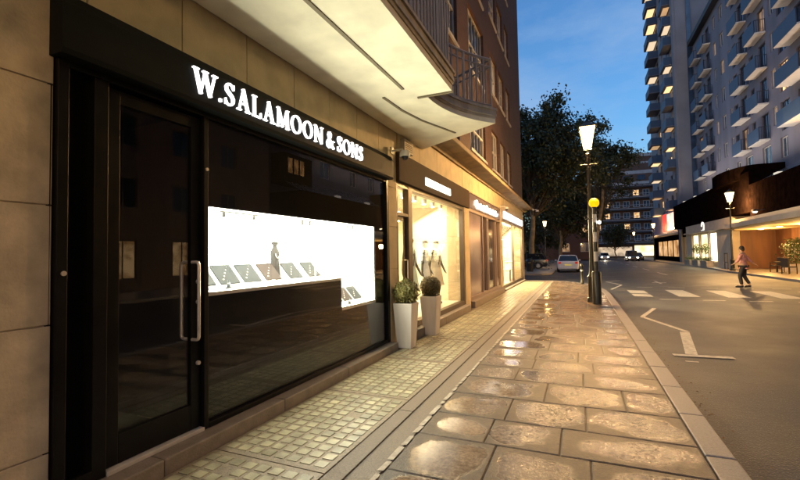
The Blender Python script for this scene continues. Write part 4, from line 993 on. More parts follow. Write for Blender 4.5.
# stone base with three lit openings, plus end pier
ops = [(52.6, 55.4, .45, 3.25), (49.3, 52.2, .45, 3.25), (46.3, 48.9, .4, 3.25)]
g = MB(); grid_wall(g, 42.2, 58.0, 0, 4.29, ops, lambda u, w_, d: (PX_+d, u, w_), .3)
g.quad((PX_, 42.2, 0), (PX_+2.9, 42.2, 0), (PX_+2.9, 42.2, 4.29), (PX_, 42.2, 4.29)); g.quad((PX_, 58.0, 0), (PX_, 58.0, 4.29), (PX_+2.9, 58.0, 4.29), (PX_+2.9, 58.0, 0))
g.build('stone_base', M_STN2, pod)
for i, (a, b, c, d) in enumerate(ops):
    window(pod, lambda u, w_, dd_: (PX_+dd_, u, w_), a, b, c, d, M_STN2, emit_noise('lit_shop_cream', (1, .80, .42), 2.2, .9, dark=(.8, .75, .55)) if i < 2 else emit_noise('lit_shop_white', (1, .92, .68), 3.0, .9, dark=(.8, .75, .6)), .1, 0, 'shop_window')
g = MB(); g.box(PX_-.25, PX_-.003, 42.2, 58.0, 3.35, 3.5); g.build('string_course', M_STN2, pod)
# small round emblem over the shops
g = MB(); pts = [(PX_-.05, 50.6+.42*math.cos(a*.5), 3.95+.42*math.sin(a*.5)) for a in range(11)]; g.tube(pts, .06, 6); g.tube([(PX_-.05, 50.2, 3.55), (PX_-.05, 51.0, 3.55)], .06, 6); g.build('emblem', emit('emblem_glow', (1, .95, .85), .9), pod, smooth=True)
# curved canopy and forecourt
g = MB(); cp = []
for i in range(13):
    t = math.pi/2*i/12; cp.append((PX_+.3-1.4*math.sin(t), 42.15-3.2*(1-math.cos(t))))
cv = [(PX_+2.85, 42.15)] + cp + [(10.2, 24.0), (PX_+2.85, 24.0)]
g.prism(cv, 3.2, 3.52, 'z'); g.prism([(a+.35 if a < 12 else a, b) for a, b in cv], 3.521, 3.8, 'z'); g.build('curved_canopy', mat('canopy_paint', (.42, .38, .35), .5, var=.15, scale=1), pod)
g = MB(); g.prism([(PX_+2.8, 42.0), (PX_+.2, 42.0), (10.7, 38.4), (10.7, 24), (PX_+2.8, 24)], 3.08, 3.195, 'z'); g.build('canopy_ceiling', mat('warm_ceiling', (.8, .66, .4), .7, var=.05, bump=.02), pod)
g = MB(); g.box(HX-.1, HX-.003, 24, 42.19, 0, 3.85); g.box(12.15, HX-.101, 42.1, 42.19, 0, 3.07); g.build('forecourt_wall', mat('brown_timber_wall', (.16, .07, .035), .6, var=.5, scale=1.5, bump=.2, streak=True), pod)
g = MB()
for y_ in (27, 30, 33, 36.2, 39.4): g.lathe([(.16, 0), (.16, .02)], (12.6, y_, 3.055), 14)
g.build('downlight', emit('downlight_glow', (1, .72, .35), 30), pod)
for y_ in (27.5, 33, 38.5): light('canopy_lamp', 'POINT', (12.6, y_, 2.5), 320, (1, .55, .16), pod, .25)
light('shop_window_lamp', 'AREA', (PX_-.4, 50.8, 2.2), 160, (1, .78, .42), pod, 1.8, (0, R(62), 0), 9)
t = thing('bulkhead_lamp', 'small lit bulkhead lamp on an arm under the dark podium', 'lamp', (PX_, 35.2, 4.1))
g = MB(); g.tube([(PX_-.06, 35.2, 4.25), (PX_-.5, 35.2, 4.2)], .03, 6); g.box(PX_-.75, PX_-.45, 35.0, 35.4, 4.12, 4.26); g.build('arm', M_DKWIN, t)
g = MB(); g.ball((PX_-.6, 35.2, 4.1), .14, 10, 1, 1, .6); g.build('lamp_glass', emit('white_lamp', (1, .85, .6), 6), t, smooth=True)
# entrance between podium and tower
g = MB(); g.box(12.5, HX-.01, 58.1, 64.5, 3.3, 4.29); g.box(HX-.4, HX-.02, 58.1, 64.5, 0, 3.3); g.build('entrance_surround', M_DKPOD, pod)
g = MB(); g.box(HX-.46, HX-.41, 58.6, 64.0, .2, 3.0); g.build('entrance_glass', emit_noise('golden_entrance', (1, .55, .12), 2.2, 1.1, dark=(.5, .4, .25)), pod)
g = MB()
for (y_, z_) in ((59.4, 1.9), (60.6, 2.3), (61.6, 1.8), (62.8, 2.2), (63.6, 1.8)): g.ball((13.9, y_, z_), .13, 10)
g.build('wall_lamp', emit('golden_lamp', (1, .72, .3), 18), pod, smooth=True)

# flower troughs / small shrubs in front of the shop windows
M_TROUGH = mat('stone_trough', (.36, .32, .28), .8, var=.2)
M_HEDGE = mat('flower_foliage', (.07, .10, .03), .6, var=.5, scale=3, bump=0)
M_PETAL = mat('pale_flowers', (.65, .6, .5), .6, var=.2, bump=0)
def trough(loc, ln, label, tall):
    t = thing('flower_trough', label, 'flower trough', loc, 'flower troughs under the lit windows')
    g = MB(); g.box(-.28, .28, -ln/2, ln/2, 0, .5); g.box(-.32, .32, -ln/2-.03, ln/2+.03, .5, .56); g.build('trough', M_TROUGH, t, bevel=.01, local=True)
    def fn(r_): return (r_.uniform(-.25, .25), r_.uniform(-ln/2, ln/2)*.95, .56+abs(r_.gauss(0, .16))), (0, 0, 1)
    leaf_cloud(420, fn, .06, int(loc[1]), 1).build('foliage', M_HEDGE, t, local=True)
    if tall:
        g = MB(); g.tube([(0, .3, .5), (.02, .32, 1.2), (0, .35, 1.9)], .03, 6); g.build('stem', mat('bark_small', (.08, .06, .04), .8), t, local=True)
        def fn2(r_): v = Vector((r_.gauss(0, 1), r_.gauss(0, 1), r_.gauss(0, 1.5))).normalized(); return (v.x*.35, .35+v.y*.35, 1.7+v.z*.6*r_.random()), v
        leaf_cloud(420, fn2, .07, 3, .8).build('crown', M_HEDGE, t, local=True)
trough((11.05, 54.0, 0), 2.3, 'stone flower trough under the furthest of the three cream lit windows', False)
trough((11.05, 50.7, 0), 2.3, 'stone flower trough with tall stems under the middle cream lit window', True)
trough((11.05, 47.5, 0), 2.2, 'stone flower trough with a shrub under the whitest of three lit windows', True)
t = thing('flowering_hedge', 'long flowering hedge in a low planter under the curved canopy', 'hedge', (13.7, 36, 0))
g = MB(); g.box(13.4, 14.2, 27, 38.6, 0, .5); g.build('planter_box', M_STN2, t)
def fn(r_):
    y_ = r_.uniform(27, 38.5); h = 1.55+.25*math.sin(y_*1.9)+.15*math.sin(y_*5); return (13.8+r_.gauss(0, .25), y_, .5+(h)*r_.random()**.7), (r_.gauss(0, 1), r_.gauss(0, 1), r_.gauss(0, 1))
leaf_cloud(5200, fn, .085, 11, .6).build('foliage', M_HEDGE, t)
def fn(r_):
    y_ = r_.uniform(27, 38.5); return (13.45+r_.gauss(0, .08), y_, .9+1.1*r_.random()), (-1, 0, .3)
leaf_cloud(420, fn, .06, 12, .6).build('blossom', M_PETAL, t)
# terrace chairs and table
M_DKW = mat('dark_rattan', (.035, .025, .018), .6, var=.3, scale=20, bump=.3)
def rchair(loc, rz, label):
    t = thing('terrace_chair', label, 'chair', loc, 'terrace chairs by the hedge'); t.rotation_euler[2] = rz
    g = MB(); g.box(-.26, .26, -.28, .28, .40, .47); g.build('seat', M_DKW, t, bevel=.01, local=True)
    g = MB(); g.box(-.28, -.22, -.28, .28, .475, .98); g.build('backrest', M_DKW, t, bevel=.01, local=True)
    for sx_ in (-.24, .24):
        for sy_ in (-.26, .26): g = MB(); g.box(sx_-.02, sx_+.02, sy_-.02, sy_+.02, 0, .398); g.build('leg', M_DKW, t, local=True)
    for sy_ in (-.26, .26): g = MB(); g.box(-.21, .24, sy_-.025, sy_+.025, .62, .66).box(.2, .24, sy_-.02, sy_+.02, .471, .62); g.build('armrest', M_DKW, t, local=True)
rchair((12.0, 33.4, 0), R(20), 'dark terrace chair nearest the kerb under the canopy')
rchair((12.3, 36.0, 0), R(200), 'dark terrace chair beyond the round table')
t = thing('terrace_table', 'small dark round table between the terrace chairs', 'table', (12.1, 34.7, 0))
g = MB(); g.lathe([(.38, 0), (.4, .02), (.38, .04)], (0, 0, .70), 20); g.build('top', M_DKW, t, local=True); g = MB(); g.lathe([(.24, 0), (.24, .02), (.03, .05), (.03, .7)], (0, 0, 0), 14); g.build('pedestal', M_DKW, t, local=True)
t = thing('pavement_sign', 'low dark notice frame standing beside the stone pier', 'sign', (11.0, 41.6, 0))
g = MB(); g.box(10.97, 11.03, 41.2, 41.24, 0, 1.3).box(10.97, 11.03, 42.0, 42.04, 0, 1.3).box(10.97, 11.03, 41.24, 42.0, 1.22, 1.3).box(10.97, 11.03, 41.24, 42.0, .5, .56); g.build('frame', M_DKW, t)

# building across the road whose lit windows show in the black shopfront
near = thing('opposite_building', 'dark grey building across the road with a few warm lit windows', 'building', (HX+6, 10, 0))
holes = []; lit = []
for k_, z in enumerate((.6, 4.2, 7.35, 10.5, 13.6, 16.8)):
    for y_ in [-14+3.35*i for i in range(12)]:
        if y_+1.5 < 22.5 or k_ != 9: holes.append((y_, y_+1.35, z, z+(2.0 if k_ == 0 else 1.55)))
holes += []
g = MB(); NB = 18.0
holes = [h for h in holes if h[1] < 23.4]
g = MB(); grid_wall(g, -16, 23.9, 0, 20, holes, lambda u, w_, d: (HX+d, u, w_), .25)
g.quad((HX, 23.9, 0), (HX, 23.9, 20), (HX+12, 23.9, 20), (HX+12, 23.9, 0)); g.quad((HX, -16, 20), (HX+12, -16, 20), (HX+12, 23.9, 20), (HX, 23.9, 20)); g.quad((HX+.26, -16, 0), (HX+.26, 23.9, 0), (HX+.26, 23.9, 20), (HX+.26, -16, 20))
g.build('wall', mat('dark_grey_brick_wall', (.12, .09, .075), .85, var=.2, scale=2), near)
for h in holes:
    isl = h[2] < 1 and (12 < h[0] < 14.5 or 15.5 < h[0] < 18) or (abs(h[2]-4.2) < .1 and 2 < h[0] < 4)
    window(near, put_h, *h, mat('dull_window_paint', (.12, .11, .10), .7), M_WARMROOM if isl else M_DARKPANE, .07, 1)

# hotel lit windows seen mirrored: an unseen lit box added on the podium roof
holes2 = [(25.9, 28.0, 7.85, 8.75)]
t = thing('mirror_window_box', 'box added on the podium roof to carry the mirrored lit windows', 'added box', (HX-1, 27.4, 7.8))
g = MB(); g.box(HX-1.3, HX-.1, 24.0, 27.4, 7.0, 9.2); g.build('housing', M_DKPOD, t)
for (a, b) in ((24.3, 24.9), (25.0, 25.6), (25.7, 26.3)):
    window(t, lambda u, w_, d: (HX-1.42+d*.3, u, w_), a, b, 7.7, 8.9, M_DKWIN, emit_noise('orange_room', (1, .5, .16), .9, 2.0), .05, 0)

# ---- tower beyond the hotel
TX = 12.8
M_TOWER = mat('grey_tower_render', (.26, .25, .28), .85, var=.14, scale=.5, bump=.25, bscale=8)
tower = thing('apartment_tower', 'tall grey apartment tower with a blank end pier and warm lit balconies', 'tower', (TX+8, 78, 0))
holes = []; st = [7.4+2.85*i for i in range(17)]
cols = [(67.3, 68.9), (70.6, 72.0), (74.6, 75.8), (78.2, 79.8), (82.0, 83.4)]
for z in st:
    for (a, b) in cols: holes.append((a, b, z+.15, z+2.25))
g = MB(); grid_wall(g, 65.2, 88, 0, 58, holes, lambda u, w_, d: (TX+d, u, w_), .3)
g.quad((TX, 65.2, 0), (TX+16, 65.2, 0), (TX+16, 65.2, 58), (TX, 65.2, 58)); g.quad((TX, 88, 0), (TX, 88, 58), (TX+16, 88, 58), (TX+16, 88, 0)); g.quad((TX, 65.2, 58), (TX+16, 65.2, 58), (TX+16, 88, 58), (TX, 88, 58)); g.quad((TX+.31, 65.2, 0), (TX+.31, 88, 0), (TX+.31, 88, 58), (TX+.31, 65.2, 58))
g.build('wall', M_TOWER, tower)
g = MB(); g.box(14.0, 14.5, 65.0, 65.198, 6, 58); g.build('glazed_strip', M_BLUEPANE, tower)
g = MB(); g.box(TX-.3, TX+.001, 65.3, 66.6, 0, 58); g.build('end_pier', M_TOWER, tower)
nw = 0
for (a, b, c, d) in holes:
    i = round((c-.15-7.4)/2.85); lit_ = (a < 68 and rnd.random() < .5) or rnd.random() < .1
    window(tower, lambda u, w_, d_: (TX+d_, u, w_), a, b, c, d, M_DKWIN, M_WARMROOM if lit_ else M_BLUEPANE, .08, 0) if (a < 71 or a > 78) else None
M_SOFGLOW = [emit('soffit_glow_warm', (1, .66, .32), 1.2), emit('soffit_glow_dim', (1, .6, .3), .45), emit('soffit_glow_pale', (1, .76, .5), .8)]  # glow colours standing in for warm light on the soffits
for i, z in enumerate(st):
    for (a, b, xf) in ((67.0, 70.2, TX-1.15), (77.8, 81.6, TX-1.45)):
        g = MB(); g.box(xf, TX-.002, a, b, z-.12, z); bo = g.build('balcony', mat('dark_balcony_slab', (.16, .17, .21), .7), tower)
        g = MB(); g.box(xf-.03, xf+.01, a, b, z-.1, z+1.05); g.box(xf+.012, TX-.003, a-.02, a+.01, z+.002, z+1.05); g.build('front_panel', M_BALC, bo)
        if rnd.random() < .8:
            g = MB(); e_ = rnd.uniform(.2, 1.1); g.box(xf+.3, TX-.12, a+e_, b-.25, z-.16, z-.122); g.build('soffit_glow', rnd.choice(M_SOFGLOW), bo)  # glowing sheet stands for the lit underside
# street-level frontage of the tower: banner windows, canopy line, dark shop
g = MB(); g.box(TX-.35, TX-.002, 66.7, 88, 4.0, 7.3); g.build('first_floor_band', mat('violet_grey_panel', (.22, .18, .26), .6), tower)
g = MB(); g.box(TX-.42, TX-.352, 74.0, 77.2, 4.5, 7.1); g.build('red_window', emit('red_glow', (1, .03, .03), 1.1), tower)
for a in (66.8, 69.2, 71.6):
    g = MB(); g.box(TX-.42, TX-.352, a, a+2.1, 4.5, 7.0); g.build('pink_lit_window', emit_noise('pink_glow', (1, .62, .48), 1.7, .8, dark=(.8, .6, .6)), tower)
g = MB(); g.box(TX-1.6, TX-.353, 66.7, 86, 3.75, 3.98); g.build('street_canopy', M_WHITE, tower)
g = MB(); g.box(TX-.2, TX-.003, 66.7, 88, .0, 3.74); g.build('street_frontage', M_DKPOD, tower)
for a in (67.5, 71.5, 75.5, 79.5): g = MB(); g.box(TX-.25, TX-.201, a, a+3.0, .7, 3.0); g.build('shop_window', emit_noise('dim_amber_shop', (1, .55, .22), .8, .7), tower)

# ---- far building closing the street
far = thing('apartment_block', 'long banded apartment block with white balcony lines closing the far end of the street', 'apartment block', (9, 132, 0))
FY = 124.0
M_FARW = mat('dark_red_brick_far', (.13, .075, .06), .9, var=.2, scale=.5)
M_FARB = mat('white_band', (.42, .41, .44), .7, var=.15, scale=1)
g = MB(); g.box(-6, 30, FY, FY+14, 0, 19.2); g.box(7, 30, FY+3, FY+14, 19.2, 22.3); g.box(10.5, 30, FY+5, FY+14, 22.3, 25.4); g.box(13.5, 22, FY+7, FY+14, 25.4, 28.4); g.build('wall', M_FARW, far)
for i in range(6):
    z = 3.9+i*2.95
    g = MB(); g.box(-6, 30, FY-1.3, FY, z-.55, z-.2); g.build('balcony_slab', mat('dark_slab', (.05, .045, .055), .8), far)
    g = MB(); g.box(-6, 30, FY-1.35, FY-1.28, z-.15, z-.02).box(-6, 30, FY-1.35, FY-1.28, z+.75, z+.84)
    for q in range(28): g.box(-6+q*1.3, -5.95+q*1.3, FY-1.33, FY-1.29, z-.02, z+.75)
    g.build('balcony_rail', M_FARB, far)
for i in range(5):
    z = 3.9+i*2.95
    for q in range(15):
        x_ = -5+q*2.3
        if x_ < 1: continue
        li = (i, q) in ((3, 5), (4, 8), (2, 5), (2, 4), (1, 7), (2, 8), (3, 13), (4, 12)) or rnd.random() < .05
        window(far, lambda u, w_, d: (u, FY-.19+d, w_), x_, x_+1.5, z+.35, z+1.95, M_FARB, M_WARMROOM if li else M_BLUEPANE, .13, 1)
for (x0, x1, yy, z0, z1) in ((7, 30, FY+2.9, 19.3, 20.2), (10.5, 30, FY+4.9, 22.4, 23.5), (13.4, 22.1, FY+6.9, 25.4, 26.2), (13.4, 22.1, FY+6.8, 27.6, 28.5), (-6, 30, FY-1.3, 18.9, 19.25)):
    g = MB(); g.box(x0, x1, yy-.1, yy, z0, z1); g.build('parapet', M_FARB, far)
for x_ in (8.5, 11.5, 15, 18.5): g = MB(); g.box(x_, x_+1.8, FY+2.85, FY+2.95, 20.6, 21.9); g.build('upper_window', M_BLUEPANE, far)
g = MB(); g.box(13.4, 18.6, FY-.1, FY+.02, .3, 3.0); g.build('lit_shop', emit_noise('far_shop_glow', (1, .78, .42), 2.6, .5, dark=(.4, .4, .3)), far)
g = MB(); g.box(4.0, 12.8, FY-.1, FY+.02, .3, 2.7); g.build('lit_shop', emit_noise('far_shop_dim', (1, .75, .5), .7, .6, dark=(.2, .2, .2)), far)

# small brick house behind the white car
hs = thing('brick_house', 'small brick house with one warm lit window behind the white car', 'house', (-2, 96, 0))
g = MB(); g.box(-9, 2.6, 92, 100, 0, 9.5); g.build('wall', M_FARW, hs)
g = MB(); g.add([(-9.4, 91.6, 9.5), (3, 91.6, 9.5), (3, 100.4, 9.5), (-9.4, 100.4, 9.5), (-9.4, 96, 12.5), (3, 96, 12.5)], [(0, 1, 5, 4), (2, 3, 4, 5), (1, 2, 5), (3, 0, 4), (0, 3, 2, 1)]); g.build('roof', M_DKWIN, hs)
for (a, z0, m_) in ((0.3, 5.2, M_WARMROOM), (.3, 1.6, M_BLUEPANE), (-3.2, 5.2, M_DARKPANE), (-3.2, 1.6, M_DIMROOM), (-6.8, 5.2, M_DARKPANE)): window(hs, lambda u, w_, d: (u, 91.82+d, w_), a, a+1.5, z0, z0+1.8, M_WHITE, m_, .1, 1)

# ================================================================== TREES
M_BARK = mat('plane_bark', (.22, .16, .09), .85, var=.4, scale=2.5, bump=.4, bscale=12)
M_BRANCH = mat('shaded_bark', (.06, .045, .03), .9, var=.4, scale=2.5, bump=.3, bscale=12)  # bark darkened for unlit branches; trunk bark stays lighter as if lit
M_LF1 = mat('tree_leaf_green', (.035, .048, .018), .6, var=.45, scale=.8, bump=0)
def branch_tree(name, base, height, trunk_h, crown_c, crown_r, nclump, leaves, size, label, group, seed, m_leaf=M_LF1, trunk_r=.32, lean=(0, 0)):
    r_ = random.Random(seed); t = thing(name, label, 'tree', base, group)
    B = Vector(base); top = B+Vector((lean[0], lean[1], trunk_h)); cc = Vector(crown_c)
    g = MB(); pts = [B+(top-B)*(i/6)+Vector((math.sin(i*1.3+seed)*.12, math.cos(i*1.7)*.1, 0))*(i > 0) for i in range(7)]
    g.tube(pts, [trunk_r*(1.35 if i == 0 else 1)*(1-.06*i) for i in range(7)], 12); g.build('trunk', M_BARK, t, smooth=True)
    clumps = []
    g = MB()
    for i in range(nclump):
        v = Vector((r_.gauss(0, 1), r_.gauss(0, 1), r_.gauss(0, 1))).normalized(); k_ = r_.random()**.38*(1+.16*math.sin(v.x*5+seed)*math.cos(v.z*6+seed))
        c = cc+Vector((v.x*crown_r[0]*k_, v.y*crown_r[1]*k_, v.z*crown_r[2]*k_)); clumps.append((c, r_.uniform(.55, 1.25)))
        if i % 2 == 0:
            a = pts[-1-(i % 3)]; m_ = (a+c)/2+Vector((r_.gauss(0, .4), r_.gauss(0, .4), r_.gauss(0, .3)+.2))
            g.tube([a, m_, c], [trunk_r*.32, trunk_r*.17, .025], 6)
    g.build('branches', M_BRANCH, t, smooth=True)
    lg = MB()
    for c, cr_ in clumps:
        for _ in range(int(leaves*cr_)):
            d = Vector((r_.gauss(0, 1), r_.gauss(0, 1), r_.gauss(0, .75)))*cr_*.55; p = c+d
            nn = Vector((r_.gauss(0, 1), r_.gauss(0, 1), r_.gauss(0, 1)+.5)).normalized(); a = nn.cross(Vector((r_.random(), r_.random(), .3))).normalized(); b = nn.cross(a); s_ = size*r_.uniform(.5, 1.3)
            lg.quad(p-a*s_, p-b*s_*.6, p+a*s_, p+b*s_*.6)
    lg.build('crown', m_leaf, t); return t
branch_tree('plane_tree', (-4.5, 46, 0), 18, 8.0, (-3.2, 47, 11.8), (6.5, 5, 5.7), 235, 175, .17, 'large dark plane tree with an orange lit trunk left of the street lamp', 'trees beyond the side street', 3, trunk_r=.3)
branch_tree('plane_tree', (1.8, 58, 0), 18, 9.5, (3.3, 60, 12.6), (3.7, 3, 3.8), 84, 120, .17, 'smaller open crowned tree right of the street lamp against the sky', 'trees beyond the side street', 8, trunk_r=.25, lean=(1.2, 0))
branch_tree('plane_tree', (-11, 52, 0), 16, 6, (-9.5, 54, 9.5), (6, 5, 5.5), 150, 120, .2, 'dark tree close behind the corner of the brick building', 'trees beyond the side street', 12, trunk_r=.3)
branch_tree('plane_tree', (-2.6, 70, 0), 13, 5, (-1.5, 72, 9.0), (6.5, 4, 4.6), 150, 120, .21, 'low dark tree over the pavement behind the white car', 'trees beyond the side street', 21, trunk_r=.28)
branch_tree('small_tree', (6.6, 92, 0), 6, 2.3, (6.8, 92, 4.9), (2.4, 2, 2.3), 50, 120, .15, 'small round dark tree in front of the far banded block', 'trees beyond the side street', 31, trunk_r=.14)
branch_tree('plane_tree', (-9, 78, 0), 15, 4, (-8, 80, 7.5), (8, 4, 6.5), 150, 110, .24, 'dark tree mass filling the gap beside the brick corner', 'trees beyond the side street', 41, trunk_r=.28)
# low planting under the trees
t = thing('shrub_border', 'dark low shrubs along the left pavement under the trees', 'shrubs', (-7, 44, 0))
def fn(r_): return (-7.5+r_.gauss(0, 1.6), r_.uniform(38, 62), abs(r_.gauss(0, .75))), (0, 0, 1)
leaf_cloud(9000, fn, .11, 77, 1).build('foliage', M_LF1, t)

# ================================================================== STREET FURNITURE
M_POST = mat('dark_green_black_paint', (.018, .02, .016), .35, var=.2, scale=8, bump=.08)
M_LAMPG = emit('lamp_mantle', (1, .70, .30), 55)
M_LANT = emit('frosted_lantern_glass', (1, .66, .26), 9)
def street_lamp(loc, h, energy, label, sc_=1.0, first=None, col=(1, .56, .20)):
    t = thing('street_lamp', label, 'street lamp', loc, 'lit street lamps')
    g = MB(); g.lathe([(.17, 0), (.17, .12), (.13, .16), (.12, .75), (.15, .8), (.09, .88), (.065, 1.2), (.055, h*.6), (.05, h-1.05), (.075, h-1.02), (.05, h-.95), (.045, h-.78)], (0, 0, 0), 16)
    g.tube([(-.26, 0, h-1.35), (.26, 0, h-1.35)], .018, 8); g.build('column', M_POST, t, smooth=True, local=True)
    lt = MB(); z0, z1 = h-.82, h-.16
    for sx_ in (-1, 1):
        for sy_ in (-1, 1): lt.tube([(sx_*.11, sy_*.11, z0), (sx_*.24, sy_*.24, z1)], .012, 5)
    lt.frustum(0, 0, z0-.03, z0, .12, .12); lt.frustum(0, 0, z1, z1+.03, .26, .26); lt.frustum(0, 0, z1+.031, z1+.16, .235, .09); lt.frustum(0, 0, z1+.161, z1+.22, .09, .05); lt.lathe([(.02, 0), (.035, .03), (.005, .1)], (0, 0, z1+.22), 8)
    ln = lt.build('lantern_frame', M_POST, t, local=True)
    g = MB(); g.frustum(0, 0, z0+.001, z1-.002, .12, .228); g.build('lantern_glass', M_LANT, t, local=True)
    light('lantern_lamp', 'POINT', (loc[0], loc[1], loc[2]+z0-.12), energy, col, t, .12)
    return t
street_lamp((.36, 14.6, 0), 5.75, 4200, 'tall black street lamp with glowing lantern beside the amber crossing beacon')
street_lamp((10.5, 38.3, 0), 6.0, 5500, 'lit street lamp behind the crossing person in pink', )
street_lamp((10.9, 76, 0), 6.0, 1600, 'lit street lamp below the red window of the tower')
street_lamp((-4.2, 60, 0), 6.0, 220, 'lit street lamp under the trees directly behind the white car')
street_lamp((-5.0, 52.5, 0), 7.4, 300, 'lit street lamp high under the trees beside the orange lit trunk')
street_lamp((11.6, 108, 0), 6.0, 500, 'lit street lamp above the black taxi before the banded block')
street_lamp((.9, -5.0, 0), 5.75, 900, 'street lamp on the near pavement behind the viewer')
street_lamp((10.9, -3, 0), 6.0, 900, 'street lamp on the opposite pavement behind the viewer')

# crossing beacon: striped pole, amber globe, floodlight
t = thing('crossing_beacon', 'black and white striped crossing pole with glowing amber globe', 'crossing beacon', (.47, 14.1, 0))
g = MB(); g.lathe([(.125, 0), (.13, .95), (.10, 1.0)], (0, 0, 0), 16); g.build('base_sleeve', M_POST, t, smooth=True, local=True)
g = MB(); g.lathe([(.055, 1.0), (.055, 2.95)], (0, 0, 0), 16); pole = g.build('pole', M_WHITE, t, smooth=True, local=True)
for z in (1.0, 1.6, 2.2, 2.75): MB().lathe([(.057, z), (.057, z+.3 if z < 2.7 else z+.2)], (0, 0, 0), 16).build('black_band', M_POST, pole, smooth=True, local=True)
g = MB(); g.ball((0, 0, 3.10), .15, 20); g.build('amber_globe', emit('amber_globe', (1, .52, .0), .95), t, smooth=True, local=True)
g = MB(); g.lathe([(.05, 2.93), (.08, 2.95), (.08, 2.98)], (0, 0, 0), 14); g.tube([(0, 0, 2.62), (-.22, .0, 2.62)], .02, 6); g.tube([(-.22, 0, 2.62), (-.26, .0, 2.7)], .05, 8); g.build('bracket', M_POST, t, local=True)
g = MB(); g.ball((.13, .03, 2.5), .05, 10); g.build('flood_lamp', emit('white_flood', (1, .9, .7), 25), t, smooth=True, local=True)
light('crossing_flood', 'SPOT', (.8, 14.3, 2.5), 900, (1, .78, .4), t, .06, (0, R(-58), R(25)), spot=80)
t = thing('bollard', 'dark slim bollard on the pavement corner beyond the lamp', 'bollard', (.1, 22.8, 0))
g = MB(); g.lathe([(.09, 0), (.09, .1), (.065, .14), (.06, .85), (.085, .88), (.08, .95), (.03, 1.02)], (0, 0, 0), 14); g.build('post', M_POST, t, smooth=True, local=True)
g = MB(); g.lathe([(.062, .62), (.062, .7)], (0, 0, 0), 14); g.build('reflective_band', M_WHITE, t, local=True)
t = thing('litter_bin', 'dark litter bin on the far left pavement under the lit trunk', 'litter bin', (-3.9, 37, 0))
g = MB(); g.lathe([(.26, 0), (.28, .1), (.28, .85), (.3, .88), (.22, 1.05), (.05, 1.12)], (0, 0, 0), 16); g.build('body', M_POST, t, smooth=True, local=True)
g = MB(); g.box(-.12, .12, -.295, -.25, .7, .82); g.build('slot', M_GROOVE, t, local=True)

